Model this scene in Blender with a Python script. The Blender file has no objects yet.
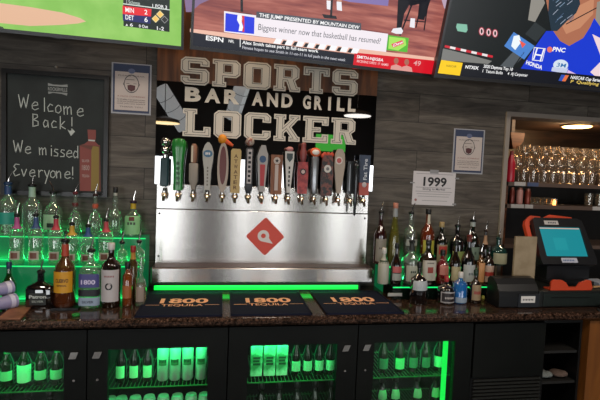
import bpy, bmesh, math, random
from mathutils import Vector, Matrix
from mathutils.geometry import tessellate_polygon
random.seed(4)
S = bpy.context.scene
COL = S.collection
def lin(c):
    if isinstance(c, str):
        c = [int(c[i:i+2], 16)/255 for i in (0, 2, 4)]
    return tuple((x/12.92 if x <= .04045 else ((x+.055)/1.055)**2.4) for x in c)

# ------------------------------------------------------------------ camera
FPX = 450.0
YAW, PIT, ROL = map(math.radians, (9.8, 3.35, 2.3))
CP = Vector((0, -2.8, 1.67))
cf = Vector((math.sin(YAW)*math.cos(PIT), math.cos(YAW)*math.cos(PIT), -math.sin(PIT)))
r0 = Vector((math.cos(YAW), -math.sin(YAW), 0)); u0 = r0.cross(cf)
cr = r0*math.cos(ROL)+u0*math.sin(ROL); cu = -r0*math.sin(ROL)+u0*math.cos(ROL)
cd = bpy.data.cameras.new('camera'); cam = bpy.data.objects.new('camera', cd); COL.objects.link(cam)
cd.sensor_width = 36; cd.lens = 36*FPX/600; cd.clip_start = .02; cd.clip_end = 60
m = Matrix((cr, cu, -cf)).transposed().to_4x4(); m.translation = CP
cam.matrix_world = m; S.camera = cam
def ray(px, py): return cf+cr*((px-300)/FPX)-cu*((py-200)/FPX)
def at(px, py, Y):                       # point of the place seen at px,py on the plane y=Y
    d = ray(px, py); return CP+d*((Y-CP.y)/d.y)
def atz(px, py, Z):
    d = ray(px, py); return CP+d*((Z-CP.z)/d.z)

# ------------------------------------------------------------------ view, world, lights
S.view_settings.view_transform = 'Standard'; S.view_settings.look = 'None'
S.view_settings.gamma = 1; S.view_settings.exposure = 0.12; S.view_settings.use_curve_mapping = False
S.cycles.max_bounces = 10; S.cycles.transparent_max_bounces = 24; S.cycles.glossy_bounces = 6
S.cycles.sample_clamp_indirect = 4.0; S.cycles.caustics_reflective = False; S.cycles.caustics_refractive = False
w = bpy.data.worlds.new('world'); S.world = w; w.use_nodes = True
w.node_tree.nodes['Background'].inputs[0].default_value = (.8, .88, 1, 1); w.node_tree.nodes['Background'].inputs[1].default_value = 1.0
def area(name, loc, rot, sx, sy, power, color, spread=180):
    l = bpy.data.lights.new(name, 'AREA'); l.shape = 'RECTANGLE'; l.size = sx; l.size_y = sy; l.energy = power; l.color = color
    l.spread = math.radians(spread)
    o = bpy.data.objects.new(name, l); o.location = loc; o.rotation_euler = [math.radians(a) for a in rot]; COL.objects.link(o); return o
ROOM_BACK = -5.6
WINS = [(-2.9, -2.0), (-1.30, -.72), (.26, .50), (.86, 1.14), (2.02, 2.34), (2.75, 3.5)]
for a, b in WINS:   # daylight entering by the front windows, behind the photographer
    area('window_daylight', ((a+b)/2, ROOM_BACK+.04, 1.08), (90, 0, 0), b-a, 1.60, 29*(b-a), (.97, .98, 1))
for x, y in ((-1.6, -2.3), (.6, -2.6), (2.6, -2.3)):   # added fill lights over the bar, without fittings, to light the upper wall
    area('overhead_fill_light', (x, y, 3.38), (0, 0, 0), .5, .5, 28, (1, .90, .78))

area('cove_warm_light', (.28, -.10, 3.05), (0, 0, 0), 1.2, .06, 16, (1, .72, .46))
# ------------------------------------------------------------------ materials
MC = {}
def mat(color, rough=.5, metal=0, emit=None, es=1, name=None, coat=0, alpha=1, spec=.5):
    k = (color if isinstance(color, str) else tuple(color), rough, metal, emit, es, coat, alpha, spec)
    if k in MC: return MC[k]
    mt = bpy.data.materials.new(name or 'paint'); mt.use_nodes = True
    b = mt.node_tree.nodes['Principled BSDF']
    b.inputs['Base Color'].default_value = (*lin(color), 1); b.inputs['Roughness'].default_value = rough
    b.inputs['Metallic'].default_value = metal; b.inputs['Coat Weight'].default_value = coat
    b.inputs['Specular IOR Level'].default_value = spec
    if alpha < 1: b.inputs['Alpha'].default_value = alpha
    if emit:
        b.inputs['Emission Color'].default_value = (*lin(emit), 1); b.inputs['Emission Strength'].default_value = es
    MC[k] = mt; return mt
def nodes(name):
    mt = bpy.data.materials.new(name); mt.use_nodes = True; nt = mt.node_tree
    return mt, nt, nt.nodes['Principled BSDF'], (lambda t, **kw: mk(nt, t, kw))
def mk(nt, t, kw):
    n = nt.nodes.new(t)
    for k, v in kw.items():
        if k in n.inputs: n.inputs[k].default_value = v
        else: setattr(n, k, v)
    return n
def ramp(nt, fac, stops):
    r = nt.nodes.new('ShaderNodeValToRGB'); e = r.color_ramp.elements
    while len(e) < len(stops): e.new(.5)
    for i, (p, c) in enumerate(stops): e[i].position = p; e[i].color = (*lin(c), 1)
    nt.links.new(fac, r.inputs[0]); return r
def screen(c, s=1.0): return mat('050505', .35, 0, c, s, name='screen_glow')
def glass(tint, gl=.07, rough=.03, name='glass', op=0.0, body=None, mx_=.75):
    """thin-walled glass: tinted see-through with a mirror-like surface; op = share of coloured body"""
    k = ('g', tint, gl, rough, op, body, mx_)
    if k in MC: return MC[k]
    mt = bpy.data.materials.new(name); mt.use_nodes = True; nt = mt.node_tree; nt.nodes.clear()
    L = nt.links.new
    out = nt.nodes.new('ShaderNodeOutputMaterial'); tr = mk(nt, 'ShaderNodeBsdfTransparent', {'Color': (*lin(tint), 1)})
    gs = mk(nt, 'ShaderNodeBsdfGlossy', {'Color': (1, 1, 1, 1), 'Roughness': rough})
    lw = mk(nt, 'ShaderNodeLayerWeight', {'Blend': .35}); mr = mk(nt, 'ShaderNodeMapRange', {'To Min': gl, 'To Max': mx_})
    L(lw.outputs['Facing'], mr.inputs['Value']); mx = nt.nodes.new('ShaderNodeMixShader')
    L(mr.outputs[0], mx.inputs[0])
    if op > 0:
        df = mk(nt, 'ShaderNodeBsdfDiffuse', {'Color': (*lin(body or tint), 1)}); m2 = mk(nt, 'ShaderNodeMixShader', {'Fac': op})
        L(tr.outputs[0], m2.inputs[1]); L(df.outputs[0], m2.inputs[2]); L(m2.outputs[0], mx.inputs[1])
    else: L(tr.outputs[0], mx.inputs[1])
    L(gs.outputs[0], mx.inputs[2]); L(mx.outputs[0], out.inputs[0]); MC[k] = mt; return mt

def wood_wall():
    mt, nt, b, N = nodes('grey_wood_planks'); L = nt.links.new
    tc = N('ShaderNodeTexCoord'); mp = N('ShaderNodeMapping'); mp.inputs['Rotation'].default_value = (math.radians(90), 0, 0)
    sep = N('ShaderNodeSeparateXYZ'); L(tc.outputs['Object'], sep.inputs[0]); cmb = N('ShaderNodeCombineXYZ')
    L(sep.outputs['X'], cmb.inputs['X']); L(sep.outputs['Z'], cmb.inputs['Y'])
    br = N('ShaderNodeTexBrick', offset=.37, **{'Scale': 1.0, 'Mortar Size': .0015, 'Brick Width': 1.25, 'Row Height': .185, 'Color1': (.25, .25, .25, 1), 'Color2': (.75, .75, .75, 1), 'Mortar': (0, 0, 0, 1)})
    L(cmb.outputs[0], br.inputs['Vector'])
    st = N('ShaderNodeMapping'); st.inputs['Scale'].default_value = (2.0, 15, 1); L(cmb.outputs[0], st.inputs[0])
    off = N('ShaderNodeVectorMath', operation='ADD'); L(st.outputs[0], off.inputs[0])
    sc = N('ShaderNodeVectorMath', operation='SCALE'); sc.inputs['Scale'].default_value = 9; L(br.outputs['Color'], sc.inputs[0]); L(sc.outputs[0], off.inputs[1])
    n1 = N('ShaderNodeTexNoise', **{'Scale': 1.6, 'Detail': 7.0, 'Roughness': .62, 'Distortion': .9}); L(off.outputs[0], n1.inputs['Vector'])
    rp = ramp(nt, n1.outputs['Fac'], [(.28, '3a3530'), (.48, '564f48'), (.62, '696259'), (.80, '7a736a')])
    mul = N('ShaderNodeMixRGB', blend_type='MULTIPLY', **{'Fac': 1.0}); L(rp.outputs[0], mul.inputs[1])
    r2 = ramp(nt, br.outputs['Color'], [(0, '222222'), (.2, 'cfcdca'), (.75, 'ffffff')]); L(r2.outputs[0], mul.inputs[2])
    L(mul.outputs[0], b.inputs['Base Color']); b.inputs['Roughness'].default_value = .5; b.inputs['Specular IOR Level'].default_value = .3
    bp = N('ShaderNodeBump', **{'Strength': .15, 'Distance': .002}); L(n1.outputs['Fac'], bp.inputs['Height']); L(bp.outputs[0], b.inputs['Normal'])
    return mt
def steel_mat():
    mt, nt, b, N = nodes('brushed_steel'); L = nt.links.new
    tc = N('ShaderNodeTexCoord'); st = N('ShaderNodeMapping'); st.inputs['Scale'].default_value = (3, 3, 380); L(tc.outputs['Object'], st.inputs[0])
    n1 = N('ShaderNodeTexNoise', **{'Scale': 1.0, 'Detail': 3.0}); L(st.outputs[0], n1.inputs['Vector'])
    rp = ramp(nt, n1.outputs['Fac'], [(.3, 'bab7b3'), (.7, 'c6c3bf')]); L(rp.outputs[0], b.inputs['Base Color'])
    b.inputs['Metallic'].default_value = 1; b.inputs['Roughness'].default_value = .25
    b.inputs['Anisotropic'].default_value = .85
    tg = N('ShaderNodeTangent', direction_type='RADIAL', axis='Z'); 
    cx = N('ShaderNodeCombineXYZ', **{'X': 0.0, 'Y': 0.0, 'Z': 1.0}); L(cx.outputs[0], b.inputs['Tangent'])
    return mt
def granite():
    mt, nt, b, N = nodes('speckled_granite'); L = nt.links.new
    tc = N('ShaderNodeTexCoord'); n1 = N('ShaderNodeTexVoronoi', **{'Scale': 210.0}); L(tc.outputs['Object'], n1.inputs['Vector'])
    n2 = N('ShaderNodeTexNoise', **{'Scale': 60.0, 'Detail': 5.0}); L(tc.outputs['Object'], n2.inputs['Vector'])
    rp = ramp(nt, n1.outputs['Color'], [(.1, '261c17'), (.5, '463329'), (.8, '604639'), (1, '806656')])
    r2 = ramp(nt, n2.outputs['Fac'], [(.35, '555555'), (.65, 'ffffff')])
    mul = N('ShaderNodeMixRGB', blend_type='MULTIPLY', **{'Fac': 1.0}); L(rp.outputs[0], mul.inputs[1]); L(r2.outputs[0], mul.inputs[2])
    L(mul.outputs[0], b.inputs['Base Color']); b.inputs['Roughness'].default_value = .13; return mt
def brown_wood(name, cols, scale=(1.5, 14, 14), rough=.45):
    mt, nt, b, N = nodes(name); L = nt.links.new
    tc = N('ShaderNodeTexCoord'); st = N('ShaderNodeMapping'); st.inputs['Scale'].default_value = scale; L(tc.outputs['Object'], st.inputs[0])
    n1 = N('ShaderNodeTexNoise', **{'Scale': 1.5, 'Detail': 6.0, 'Distortion': .6}); L(st.outputs[0], n1.inputs['Vector'])
    rp = ramp(nt, n1.outputs['Fac'], [(.3, cols[0]), (.5, cols[1]), (.7, cols[2])]); L(rp.outputs[0], b.inputs['Base Color'])
    b.inputs['Roughness'].default_value = rough; return mt
def speckle(name, c1, c2, scale, rough=.7, lo=.4, hi=.6):
    mt, nt, b, N = nodes(name); L = nt.links.new
    tc = N('ShaderNodeTexCoord'); n1 = N('ShaderNodeTexNoise', **{'Scale': scale, 'Detail': 4.0}); L(tc.outputs['Object'], n1.inputs['Vector'])
    rp = ramp(nt, n1.outputs['Fac'], [(lo, c1), (hi, c2)]); L(rp.outputs[0], b.inputs['Base Color']); b.inputs['Roughness'].default_value = rough; return mt

WALL = wood_wall(); STEEL = steel_mat(); GRAN = granite()
CEILW = brown_wood('warm_wood_ceiling', ('4a2f1b', '7a5030', '96653c'), (14, 1.2, 10))
BLACKP = mat('0b0b0b', .35, name='black_plastic'); BEZEL = mat('4a4a4c', .3, .6, name='bezel'); CHROME = mat('c8c4be', .12, 1, name='chrome')
BRASS = mat('b39878', .2, 1, name='worn_brass'); WHITE = mat('d9d6d2', .5, name='white'); PAPER = mat('cdc8ca', .7, name='paper'); INK = mat('1c1c20', .6, name='ink')
FRIDGE = speckle('black_cabinet', '060806', '0b0d0a', 3, .5); FRIDGE.node_tree.nodes['Principled BSDF'].inputs['Specular IOR Level'].default_value = .18
CLEAR = glass('f4f8f5'); GREENG = glass('4fa36a', name='green_glass'); 

# ------------------------------------------------------------------ mesh builder
class MB:
    def __init__(s): s.v = []; s.f = []; s.m = []; s.mats = []; s.sm = []
    def mi(s, mt):
        if mt not in s.mats: s.mats.append(mt)
        return s.mats.index(mt)
    def add(s, vs, fs, mt, smooth=False):
        o = len(s.v); s.v += [tuple(v) for v in vs]; i = s.mi(mt)
        for f in fs: s.f.append([o+k for k in f]); s.m.append(i); s.sm.append(smooth)
    def box(s, x0, x1, y0, y1, z0, z1, mt):
        vs = [(x, y, z) for z in (z0, z1) for y in (y0, y1) for x in (x0, x1)]
        s.add(vs, [(0, 2, 3, 1), (4, 5, 7, 6), (0, 1, 5, 4), (2, 6, 7, 3), (0, 4, 6, 2), (1, 3, 7, 5)], mt); return s
    def lathe(s, prof, mt, c=(0, 0, 0), n=20, sq=0, dep=1.0, ax=None, cap=True, smooth=True):
        vs = []; fs = []
        for r, z in prof:
            for k in range(n):
                a = 2*math.pi*(k+.5)/n; ca, sa = math.cos(a), math.sin(a)
                q = 1.0
                if sq: q = 1/((abs(ca)**(2+sq*8)+abs(sa)**(2+sq*8))**(1/(2+sq*8)))
                p = Vector((r*q*ca, r*q*sa*dep, z))
                if ax: p = ax @ p
                vs.append((p.x+c[0], p.y+c[1], p.z+c[2]))
        for i in range(len(prof)-1):
            for k in range(n): fs.append((i*n+k, i*n+(k+1) % n, (i+1)*n+(k+1) % n, (i+1)*n+k))
        if cap: fs.append(tuple(range(n))[::-1]); fs.append(tuple((len(prof)-1)*n+k for k in range(n)))
        s.add(vs, fs, mt, smooth); return s
    def tube(s, pts, rad, mt, n=8):
        pts = [Vector(p) for p in pts]; rs = rad if isinstance(rad, (list, tuple)) else [rad]*len(pts); vs = []; fs = []
        up = None
        for i, p in enumerate(pts):
            t = (pts[min(i+1, len(pts)-1)]-pts[max(i-1, 0)]).normalized()
            a = Vector((0, 0, 1)) if abs(t.z) < .9 else Vector((1, 0, 0))
            x = t.cross(a).normalized() if up is None else (up-t*up.dot(t)).normalized()
            up = x; y = t.cross(x)
            for k in range(n):
                g = 2*math.pi*k/n; vs.append(p+(x*math.cos(g)+y*math.sin(g))*rs[i])
        for i in range(len(pts)-1):
            for k in range(n): fs.append((i*n+k, i*n+(k+1) % n, (i+1)*n+(k+1) % n, (i+1)*n+k))
        fs.append(tuple(range(n))[::-1]); fs.append(tuple((len(pts)-1)*n+k for k in range(n)))
        s.add(vs, fs, mt, True); return s
    def ball(s, c, r, mt, n=14, sc=(1, 1, 1)):
        pr = [(max(1e-4, r*math.sin(math.pi*i/9)), -r*math.cos(math.pi*i/9)) for i in range(10)]
        vs0 = len(s.v); s.lathe(pr, mt, (0, 0, 0), n)
        for i in range(vs0, len(s.v)): v = s.v[i]; s.v[i] = (v[0]*sc[0]+c[0], v[1]*sc[1]+c[1], v[2]*sc[2]+c[2])
        return s
    def prism(s, loops, fn, d0, d1, mt, side=None):
        """2-D loops (first outer, rest holes) through fn(u,v,d) -> xyz, between depths d0 (back) and d1 (front)"""
        flat = [p for l in loops for p in l]; tri = tessellate_polygon([[Vector((p[0], p[1], 0)) for p in l] for l in loops])
        n = len(flat); vs = [fn(p[0], p[1], d1) for p in flat]
        fs = []
        for t in tri:
            a, b, c = [flat[i] for i in t]
            fs.append(tuple(t) if (b[0]-a[0])*(c[1]-a[1])-(b[1]-a[1])*(c[0]-a[0]) > 0 else tuple(t)[::-1])
        s.add(vs, fs, mt)
        if abs(d1-d0) > 1e-6:
            s.add([fn(p[0], p[1], d0) for p in flat], [f[::-1] for f in fs], side or mt)
            o = 0
            for l in loops:
                k = len(l); ar = sum(l[i][0]*l[(i+1) % k][1]-l[(i+1) % k][0]*l[i][1] for i in range(k))
                hole = l is not loops[0]; rev = (ar < 0) != hole
                vs = [fn(p[0], p[1], d0) for p in l]+[fn(p[0], p[1], d1) for p in l]
                s.add(vs, [((i, (i+1) % k, k+(i+1) % k, k+i)[::-1] if rev else (i, (i+1) % k, k+(i+1) % k, k+i)) for i in range(k)], side or mt)
                o += k
        return s
    def build(s, name, parent=None, bevel=0, seg=2, loc=None):
        me = bpy.data.meshes.new(name); me.from_pydata(s.v, [], s.f)
        for mt in s.mats: me.materials.append(mt)
        me.polygons.foreach_set('material_index', s.m); me.polygons.foreach_set('use_smooth', s.sm); me.update()
        if any(s.sm): 
            try: me.set_sharp_from_angle(angle=math.radians(40))
            except Exception: pass
        o = bpy.data.objects.new(name, me); COL.objects.link(o)
        if parent: o.parent = parent
        if loc: o.location = loc
        if bevel:
            b = o.modifiers.new('bevel', 'BEVEL'); b.width = bevel; b.segments = seg; b.limit_method = 'ANGLE'
        return o
def tag(o, label=None, cat=None, group=None, kind=None):
    if label: o['label'] = label
    if cat: o['category'] = cat
    if group: o['group'] = group
    if kind: o['kind'] = kind
    return o
def thing(name, label, cat, loc=(0, 0, 0), group=None, rz=0):
    o = bpy.data.objects.new(name, None); COL.objects.link(o); o.location = loc; o.rotation_euler = (0, 0, rz); o.empty_display_size = .05
    return tag(o, label, cat, group)
def struct(mb, name, bevel=0): return tag(mb.build(name, bevel=bevel), kind='structure')
def copy_tree(o, parent=None):
    c = o.copy(); COL.objects.link(c); c.parent = parent
    for ch in list(o.children): copy_tree(ch, c)
    return c
def box(x0, x1, y0, y1, z0, z1, mt): return MB().box(x0, x1, y0, y1, z0, z1, mt)

_tc = {}
def text2d(st, bold=0.0):
    k = (st, bold)
    if k in _tc: return _tc[k]
    cu_ = bpy.data.curves.new('t', 'FONT'); cu_.body = st; cu_.size = 1; cu_.offset = bold; cu_.resolution_u = 3
    o = bpy.data.objects.new('t', cu_); COL.objects.link(o)
    dg = bpy.context.evaluated_depsgraph_get(); me = o.evaluated_get(dg).to_mesh()
    vs = [(v.co.x, v.co.y) for v in me.vertices]; fs = [tuple(p.vertices) for p in me.polygons]
    o.evaluated_get(dg).to_mesh_clear(); bpy.data.objects.remove(o); bpy.data.curves.remove(cu_)
    x0 = min(v[0] for v in vs); x1 = max(v[0] for v in vs)
    y0 = 0 if not any(c in 'gjpqy,' for c in st) else 0
    y1 = max(v[1] for v in vs)
    vs = [((v[0]-x0)/(x1-x0), v[1]/max(y1, .01)) for v in vs]
    _tc[k] = (vs, fs); return _tc[k]
ILLEGIBLE = {'TOAST', 'SUPPORT', 'KITCHEN', 'GREEN', 'ALE', 'BLONDE', 'BREWERY', 'LIGHT', 'PORT', 'GIN', 'whiskey', 'J', 'Ron', 'BOURBON', 'DARK RUM', 'White', 'RUM'}
def put_text(mb, st, u, v, wdt, hgt, mt, fn, d=0, bold=.01, vertical=False):
    """text in the box u..u+wdt, v..v+hgt of surface fn; vertical = rotated to read upwards"""
    vs, fs = text2d(st, bold)
    if st in ILLEGIBLE:               # print too small to read in the photograph: plain broken bars
        vs = []; fs = []; k = max(3, min(7, len(st)))
        for i in range(k):
            a0 = i/k+.02; a1 = (i+.72)/k; b0 = .1*(i % 2); o = len(vs); vs += [(a0, b0), (a1, b0), (a1, .95), (a0, .95)]; fs.append((o, o+1, o+2, o+3))
    if vertical: P = [fn(u+wdt*(1-y), v+hgt*x, d) for x, y in vs]
    else: P = [fn(u+wdt*x, v+hgt*y, d) for x, y in vs]
    f2 = []
    for f in fs:
        a, b, c = vs[f[0]], vs[f[1]], vs[f[2]]
        f2.append(f if (b[0]-a[0])*(c[1]-a[1])-(b[1]-a[1])*(c[0]-a[0]) > 0 else f[::-1])
    mb.add(P, f2, mt)

class Surf:
    """a flat face in the place: origin O, in-plane axes U and V, out of the face N"""
    def __init__(s, O, U, V): s.O = Vector(O); s.U = Vector(U).normalized(); s.V = Vector(V).normalized(); s.N = s.U.cross(s.V)
    def fn(s, u, v, d=0): return s.O+s.U*u+s.V*v+s.N*d
    def px(s, px, py):
        d = ray(px, py); t = (s.O-CP).dot(s.N)/d.dot(s.N); q = CP+d*t-s.O; return (q.dot(s.U), q.dot(s.V))
    def poly(s, mb, pts, mt, layer=1, pix=True):
        l = [s.px(*p) for p in pts] if pix else pts
        mb.prism([l], s.fn, layer*.0004, layer*.0004, mt)
    def strip(s, mb, pts, wpx, mt, layer=1):
        l = [Vector(s.px(*p)) for p in pts]
        for a, b in zip(l, l[1:]):
            t = (b-a).normalized(); n = Vector((-t.y, t.x))*wpx/2; a2 = a-t*wpx*.3; b2 = b+t*wpx*.3
            mb.prism([[tuple(a2-n), tuple(b2-n), tuple(b2+n), tuple(a2+n)]], s.fn, layer*.0004, layer*.0004, mt)
    def text(s, mb, st, p0, p1, hpx, mt, layer=3, bold=.015):
        a = s.px(*p0); b = s.px(*p1); t = s.px(p0[0], p0[1]-hpx); h = t[1]-a[1]
        dx = b[0]-a[0]; dy = b[1]-a[1]
        f = lambda u, v, d: s.fn(a[0]+u*dx, a[1]+u*dy+v, d)
        put_text(mb, st, 0, 0, 1, h, mt, f, layer*.0004, bold)
    def ell(s, mb, c, rx, ry, mt, layer=1, n=24):
        s.poly(mb, [(c[0]+rx*math.cos(2*math.pi*k/n), c[1]-ry*math.sin(2*math.pi*k/n)) for k in range(n)], mt, layer)

# ================================================================== THE SETTING
CZ = .955                                             # counter top height
# back wall, with the pass-through opening at the right
OX, OZ = 1.885, 2.13
struct(box(-3.2, OX-.012, 0, .12, 0, 3.5, WALL), 'wall_back')
mb = MB(); mb.box(OX-.012, 4.6, 0, .12, OZ+.012, 3.5, WALL); struct(mb, 'wall_back_upper')
struct(box(OX-.012, 4.6, 0.001, .12, 0, .9, WALL), 'wall_back_lower')
TRIM = mat('8f857b', .5, name='trim_paint')
mb = MB(); mb.box(OX-.014, OX+.016, -.016, .13, .9, OZ-.016, TRIM); struct(mb, 'trim_1')
mb = MB(); mb.box(OX-.014, 4.6, -.016, .13, OZ-.016, OZ+.014, TRIM); struct(mb, 'trim_2')
struct(box(-3.3, 4.7, ROOM_BACK-.2, 1.9, -.05, 0, speckle('dark_floor_tile', '2b2723', '37322d', 5, .5)), 'floor')
struct(box(-3.3, 4.7, ROOM_BACK-.2, 0, 3.5, 3.55, CEILW), 'ceiling')
DARKW = mat('23252a', .7, name='dark_wall')
struct(box(-3.3, -3.2, ROOM_BACK-.2, .12, 0, 3.5, DARKW), 'wall_left')
struct(box(4.6, 4.7, ROOM_BACK-.2, 1.9, 0, 3.5, DARKW), 'wall_right')
# front wall behind the photographer with six windows
mb = MB(); mb.box(-3.2, 4.6, ROOM_BACK-.15, ROOM_BACK, 0, .25, DARKW); mb.box(-3.2, 4.6, ROOM_BACK-.15, ROOM_BACK, 1.89, 3.5, DARKW)
e = -3.2
for a, b in WINS: mb.box(e, a, ROOM_BACK-.15, ROOM_BACK, .25, 1.89, DARKW); e = b
mb.box(e, 4.6, ROOM_BACK-.15, ROOM_BACK, .25, 1.89, DARKW); struct(mb, 'wall_front')
for i, (a, b) in enumerate(WINS): struct(box(a, b, ROOM_BACK-.09, ROOM_BACK-.085, .25, 1.89, CLEAR), 'window_%d' % (i+1))
# back room seen through the opening
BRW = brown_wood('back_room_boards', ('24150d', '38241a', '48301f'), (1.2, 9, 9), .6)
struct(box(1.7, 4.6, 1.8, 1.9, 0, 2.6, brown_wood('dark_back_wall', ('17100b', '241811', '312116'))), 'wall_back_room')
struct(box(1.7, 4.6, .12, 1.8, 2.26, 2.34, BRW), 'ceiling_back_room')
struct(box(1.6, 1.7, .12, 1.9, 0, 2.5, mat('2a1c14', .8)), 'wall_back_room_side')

# ================================================================== COUNTER
ct = thing('bar_counter', 'dark speckled granite back bar counter with a polished rounded front edge', 'counter', (0, 0, CZ))
mb = MB(); pr = []
prof = [(-.004, -.047), (-.60, -.047), (-.618, -.042), (-.63, -.03), (-.632, -.014), (-.622, -.003), (-.606, 0), (-.004, 0)]
vs = [(x, y, z) for x in (-1.9, 2.4) for y, z in prof]; n = len(prof)
mb.add(vs, [(i, i+n, (i+1) % n+n, (i+1) % n) for i in range(n)]+[tuple(range(n)), tuple(range(n, 2*n))[::-1]], GRAN)
mb.build('countertop', ct)

# ================================================================== TELEVISIONS
def tv(name_label, bl, br, Y, tilt, width, fixed='l'):
    if fixed == 'l': P0 = at(*bl, Y); P1 = atz(*br, P0.z)
    else: P1 = at(*br, Y); P0 = atz(*bl, P1.z)
    U = (P1-P0).normalized(); V = Vector((0, 0, 1)); F = U.cross(V)     # F points to the room
    V = (Vector((0, 0, 1))*math.cos(tilt)+F*math.sin(tilt)).normalized()
    if width:
        if fixed == 'l': P1 = P0+U*width
        else: P0 = P1-U*width
    W = (P1-P0).length; H = W*.575
    t = thing('television', name_label, 'television', tuple((P0+P1)/2), 'televisions hung above the bar')
    M4 = Matrix.Translation(-(P0+P1)/2)
    s = Surf(P0-(P0+P1)/2, U, V); sw = Surf(P0, U, V)
    b = .013
    mb = MB(); mb.prism([[(0, 0), (W, 0), (W, H), (0, H)], [(b, b*1.4), (b, H-b), (W-b, H-b), (W-b, b*1.4)]], s.fn, -.03, .006, BEZEL)
    mb.prism([[(.002, .002), (W-.002, .002), (W-.002, H-.002), (.002, H-.002)]], s.fn, -.035, -.006, BLACKP)
    mb.prism([[(W*.12, H*.08), (W*.88, H*.08), (W*.88, H*.75), (W*.12, H*.75)]], s.fn, -.06, -.035, BLACKP); mb.build('casing', t)
    mb = MB(); mb.prism([[(W/2-.02, -.006), (W/2+.02, -.006), (W/2+.02, .004), (W/2-.02, .004)]], s.fn, -.02, .0, BLACKP); mb.build('sensor', t)
    # bracket back to the wall
    mb = MB(); q = s.fn(W/2, H*.4, -.06); q2 = Vector((q.x, -(P0.y+P1.y)/2-.026, q.z))
    mb.tube([q, q2], .022, BLACKP); mb.box(q2.x-.12, q2.x+.12, q2.y-.02, q2.y+.004, q2.z-.12, q2.z+.12, BLACKP); mb.build('wall_bracket', t)
    g = MB()
    return t, g, sw, W, H, (P0+P1)/2, b
def tv_finish(t, g, mid):
    g.v = [tuple(Vector(v)-mid) for v in g.v]; g.build('screen', t)
TILT = math.radians(20)
def base_screen(g, s, W, H, b, c, es=1): g.prism([[(b, b*1.4), (W-b, b*1.4), (W-b, H-b), (b, H-b)]], s.fn, -.005, 0.0, screen(c, es))

# --- TV 1: baseball
t, g, s, W, H, mid, b = tv('television showing a baseball field with a score box, nearest the chalkboard', (0, 32), (183.5, 50), -.26, TILT, 1.23, 'r')
mt, nt, bb, N = nodes('grass_picture'); tc = N('ShaderNodeTexCoord'); n1 = N('ShaderNodeTexNoise', **{'Scale': 9.0, 'Detail': 3.0}); nt.links.new(tc.outputs['Object'], n1.inputs[0])
rp = ramp(nt, n1.outputs['Fac'], [(.35, '86c057'), (.65, '98cd66')]); nt.links.new(rp.outputs[0], bb.inputs['Emission Color']); bb.inputs['Emission Strength'].default_value = .95; bb.inputs['Base Color'].default_value = (.01, .01, .01, 1)
GRASSP = mt
g.prism([[(b, b*1.4), (W-b, b*1.4), (W-b, H-b), (b, H-b)]], s.fn, -.005, 0.0, GRASSP)
s.poly(g, [(-60, -10), (-60, 26), (-20, 24), (0, 23), (30, 26), (60, 25), (78, 23.5), (86, 21.5), (80, 18), (62, 12.5), (30, 7), (0, 3), (-40, -8)], screen('dcb090'), 1)
s.poly(g, [(-12, 32), (-12, 27), (-4, 25), (3, 27), (5, 30), (4, 31)], screen('3a5030'), 2)
s.poly(g, [(123, -20), (170, -14), (169.5, 32), (123.5, 26)], screen('15201c'), 1)
s.poly(g, [(122.5, 5.5), (151.5, 9), (151, 16.5), (122.5, 14)], screen('e01f2c'), 2)
s.poly(g, [(122.5, 14), (151, 16.5), (150.5, 23.8), (123, 20.5)], screen('1d2260'), 2)
s.poly(g, [(123, 3.2), (169.8, 9.4), (169.8, 10.4), (123, 4.2)], screen('d0d8d0'), 2)
WS = screen('f2f2f2'); s.text(g, 'MIN', (125.5, 11.8), (134, 13), 4.6, WS); s.text(g, '2', (144.5, 14.2), (147.5, 14.5), 4.6, WS)
s.text(g, 'DET', (125.5, 19.2), (134, 20.3), 4.6, WS); s.text(g, '6', (144.5, 21.8), (147.8, 22.1), 4.8, WS)
s.text(g, '6', (130, 26.2), (133, 26.6), 3.2, WS); s.text(g, '0 Out', (139, 27.3), (148, 28.2), 3, WS); s.text(g, '1-2', (157, 29.8), (164, 30.6), 3.6, WS)
s.text(g, 'J Schoop', (126, 3), (140, 5), 3.4, screen('b8c4bc')); s.text(g, '1 FOR 3', (152.5, 7), (167, 8.8), 3.2, WS)
s.poly(g, [(125.6, 25.6), (126.8, 23.8), (128, 25.8)], WS, 3)
for cx, cy, c in ((160, 14.3, 'f0c060'), (155.5, 18.8, 'f0c060'), (164.5, 19.6, '2a2a2a')):
    s.poly(g, [(cx, cy-3.9), (cx+4, cy+.3), (cx+.2, cy+4), (cx-3.8, cy-.2)], screen('e8d8a0' if c != '2a2a2a' else '8c8c8c'), 2); s.poly(g, [(cx, cy-3), (cx+3.1, cy+.3), (cx+.2, cy+3.1), (cx-2.9, cy-.2)], screen(c), 3)
tv_finish(t, g, mid)

# --- TV 2: basketball talk show
t, g, s, W, H, mid, b = tv('large television showing a talk show on a wood floor, in the middle of the three', (190, 49), (432.5, 77.5), -.40, TILT, None)
mt, nt, bb, N = nodes('floor_picture'); tc = N('ShaderNodeTexCoord'); mp = N('ShaderNodeMapping'); mp.inputs['Scale'].default_value = (2, 2, 20); mp.inputs['Rotation'].default_value = (0, .45, 0); nt.links.new(tc.outputs['Object'], mp.inputs[0])
n1 = N('ShaderNodeTexNoise', **{'Scale': 2.0, 'Detail': 4.0}); nt.links.new(mp.outputs[0], n1.inputs[0])
rp = ramp(nt, n1.outputs['Fac'], [(.3, '743c40'), (.5, '9c5850'), (.72, 'c07a6c')]); nt.links.new(rp.outputs[0], bb.inputs['Emission Color']); bb.inputs['Emission Strength'].default_value = 1; bb.inputs['Base Color'].default_value = (.01, .01, .01, 1)
g.prism([[(b, b*1.4), (W-b, b*1.4), (W-b, H-b), (b, H-b)]], s.fn, -.005, 0.0, mt)
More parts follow.
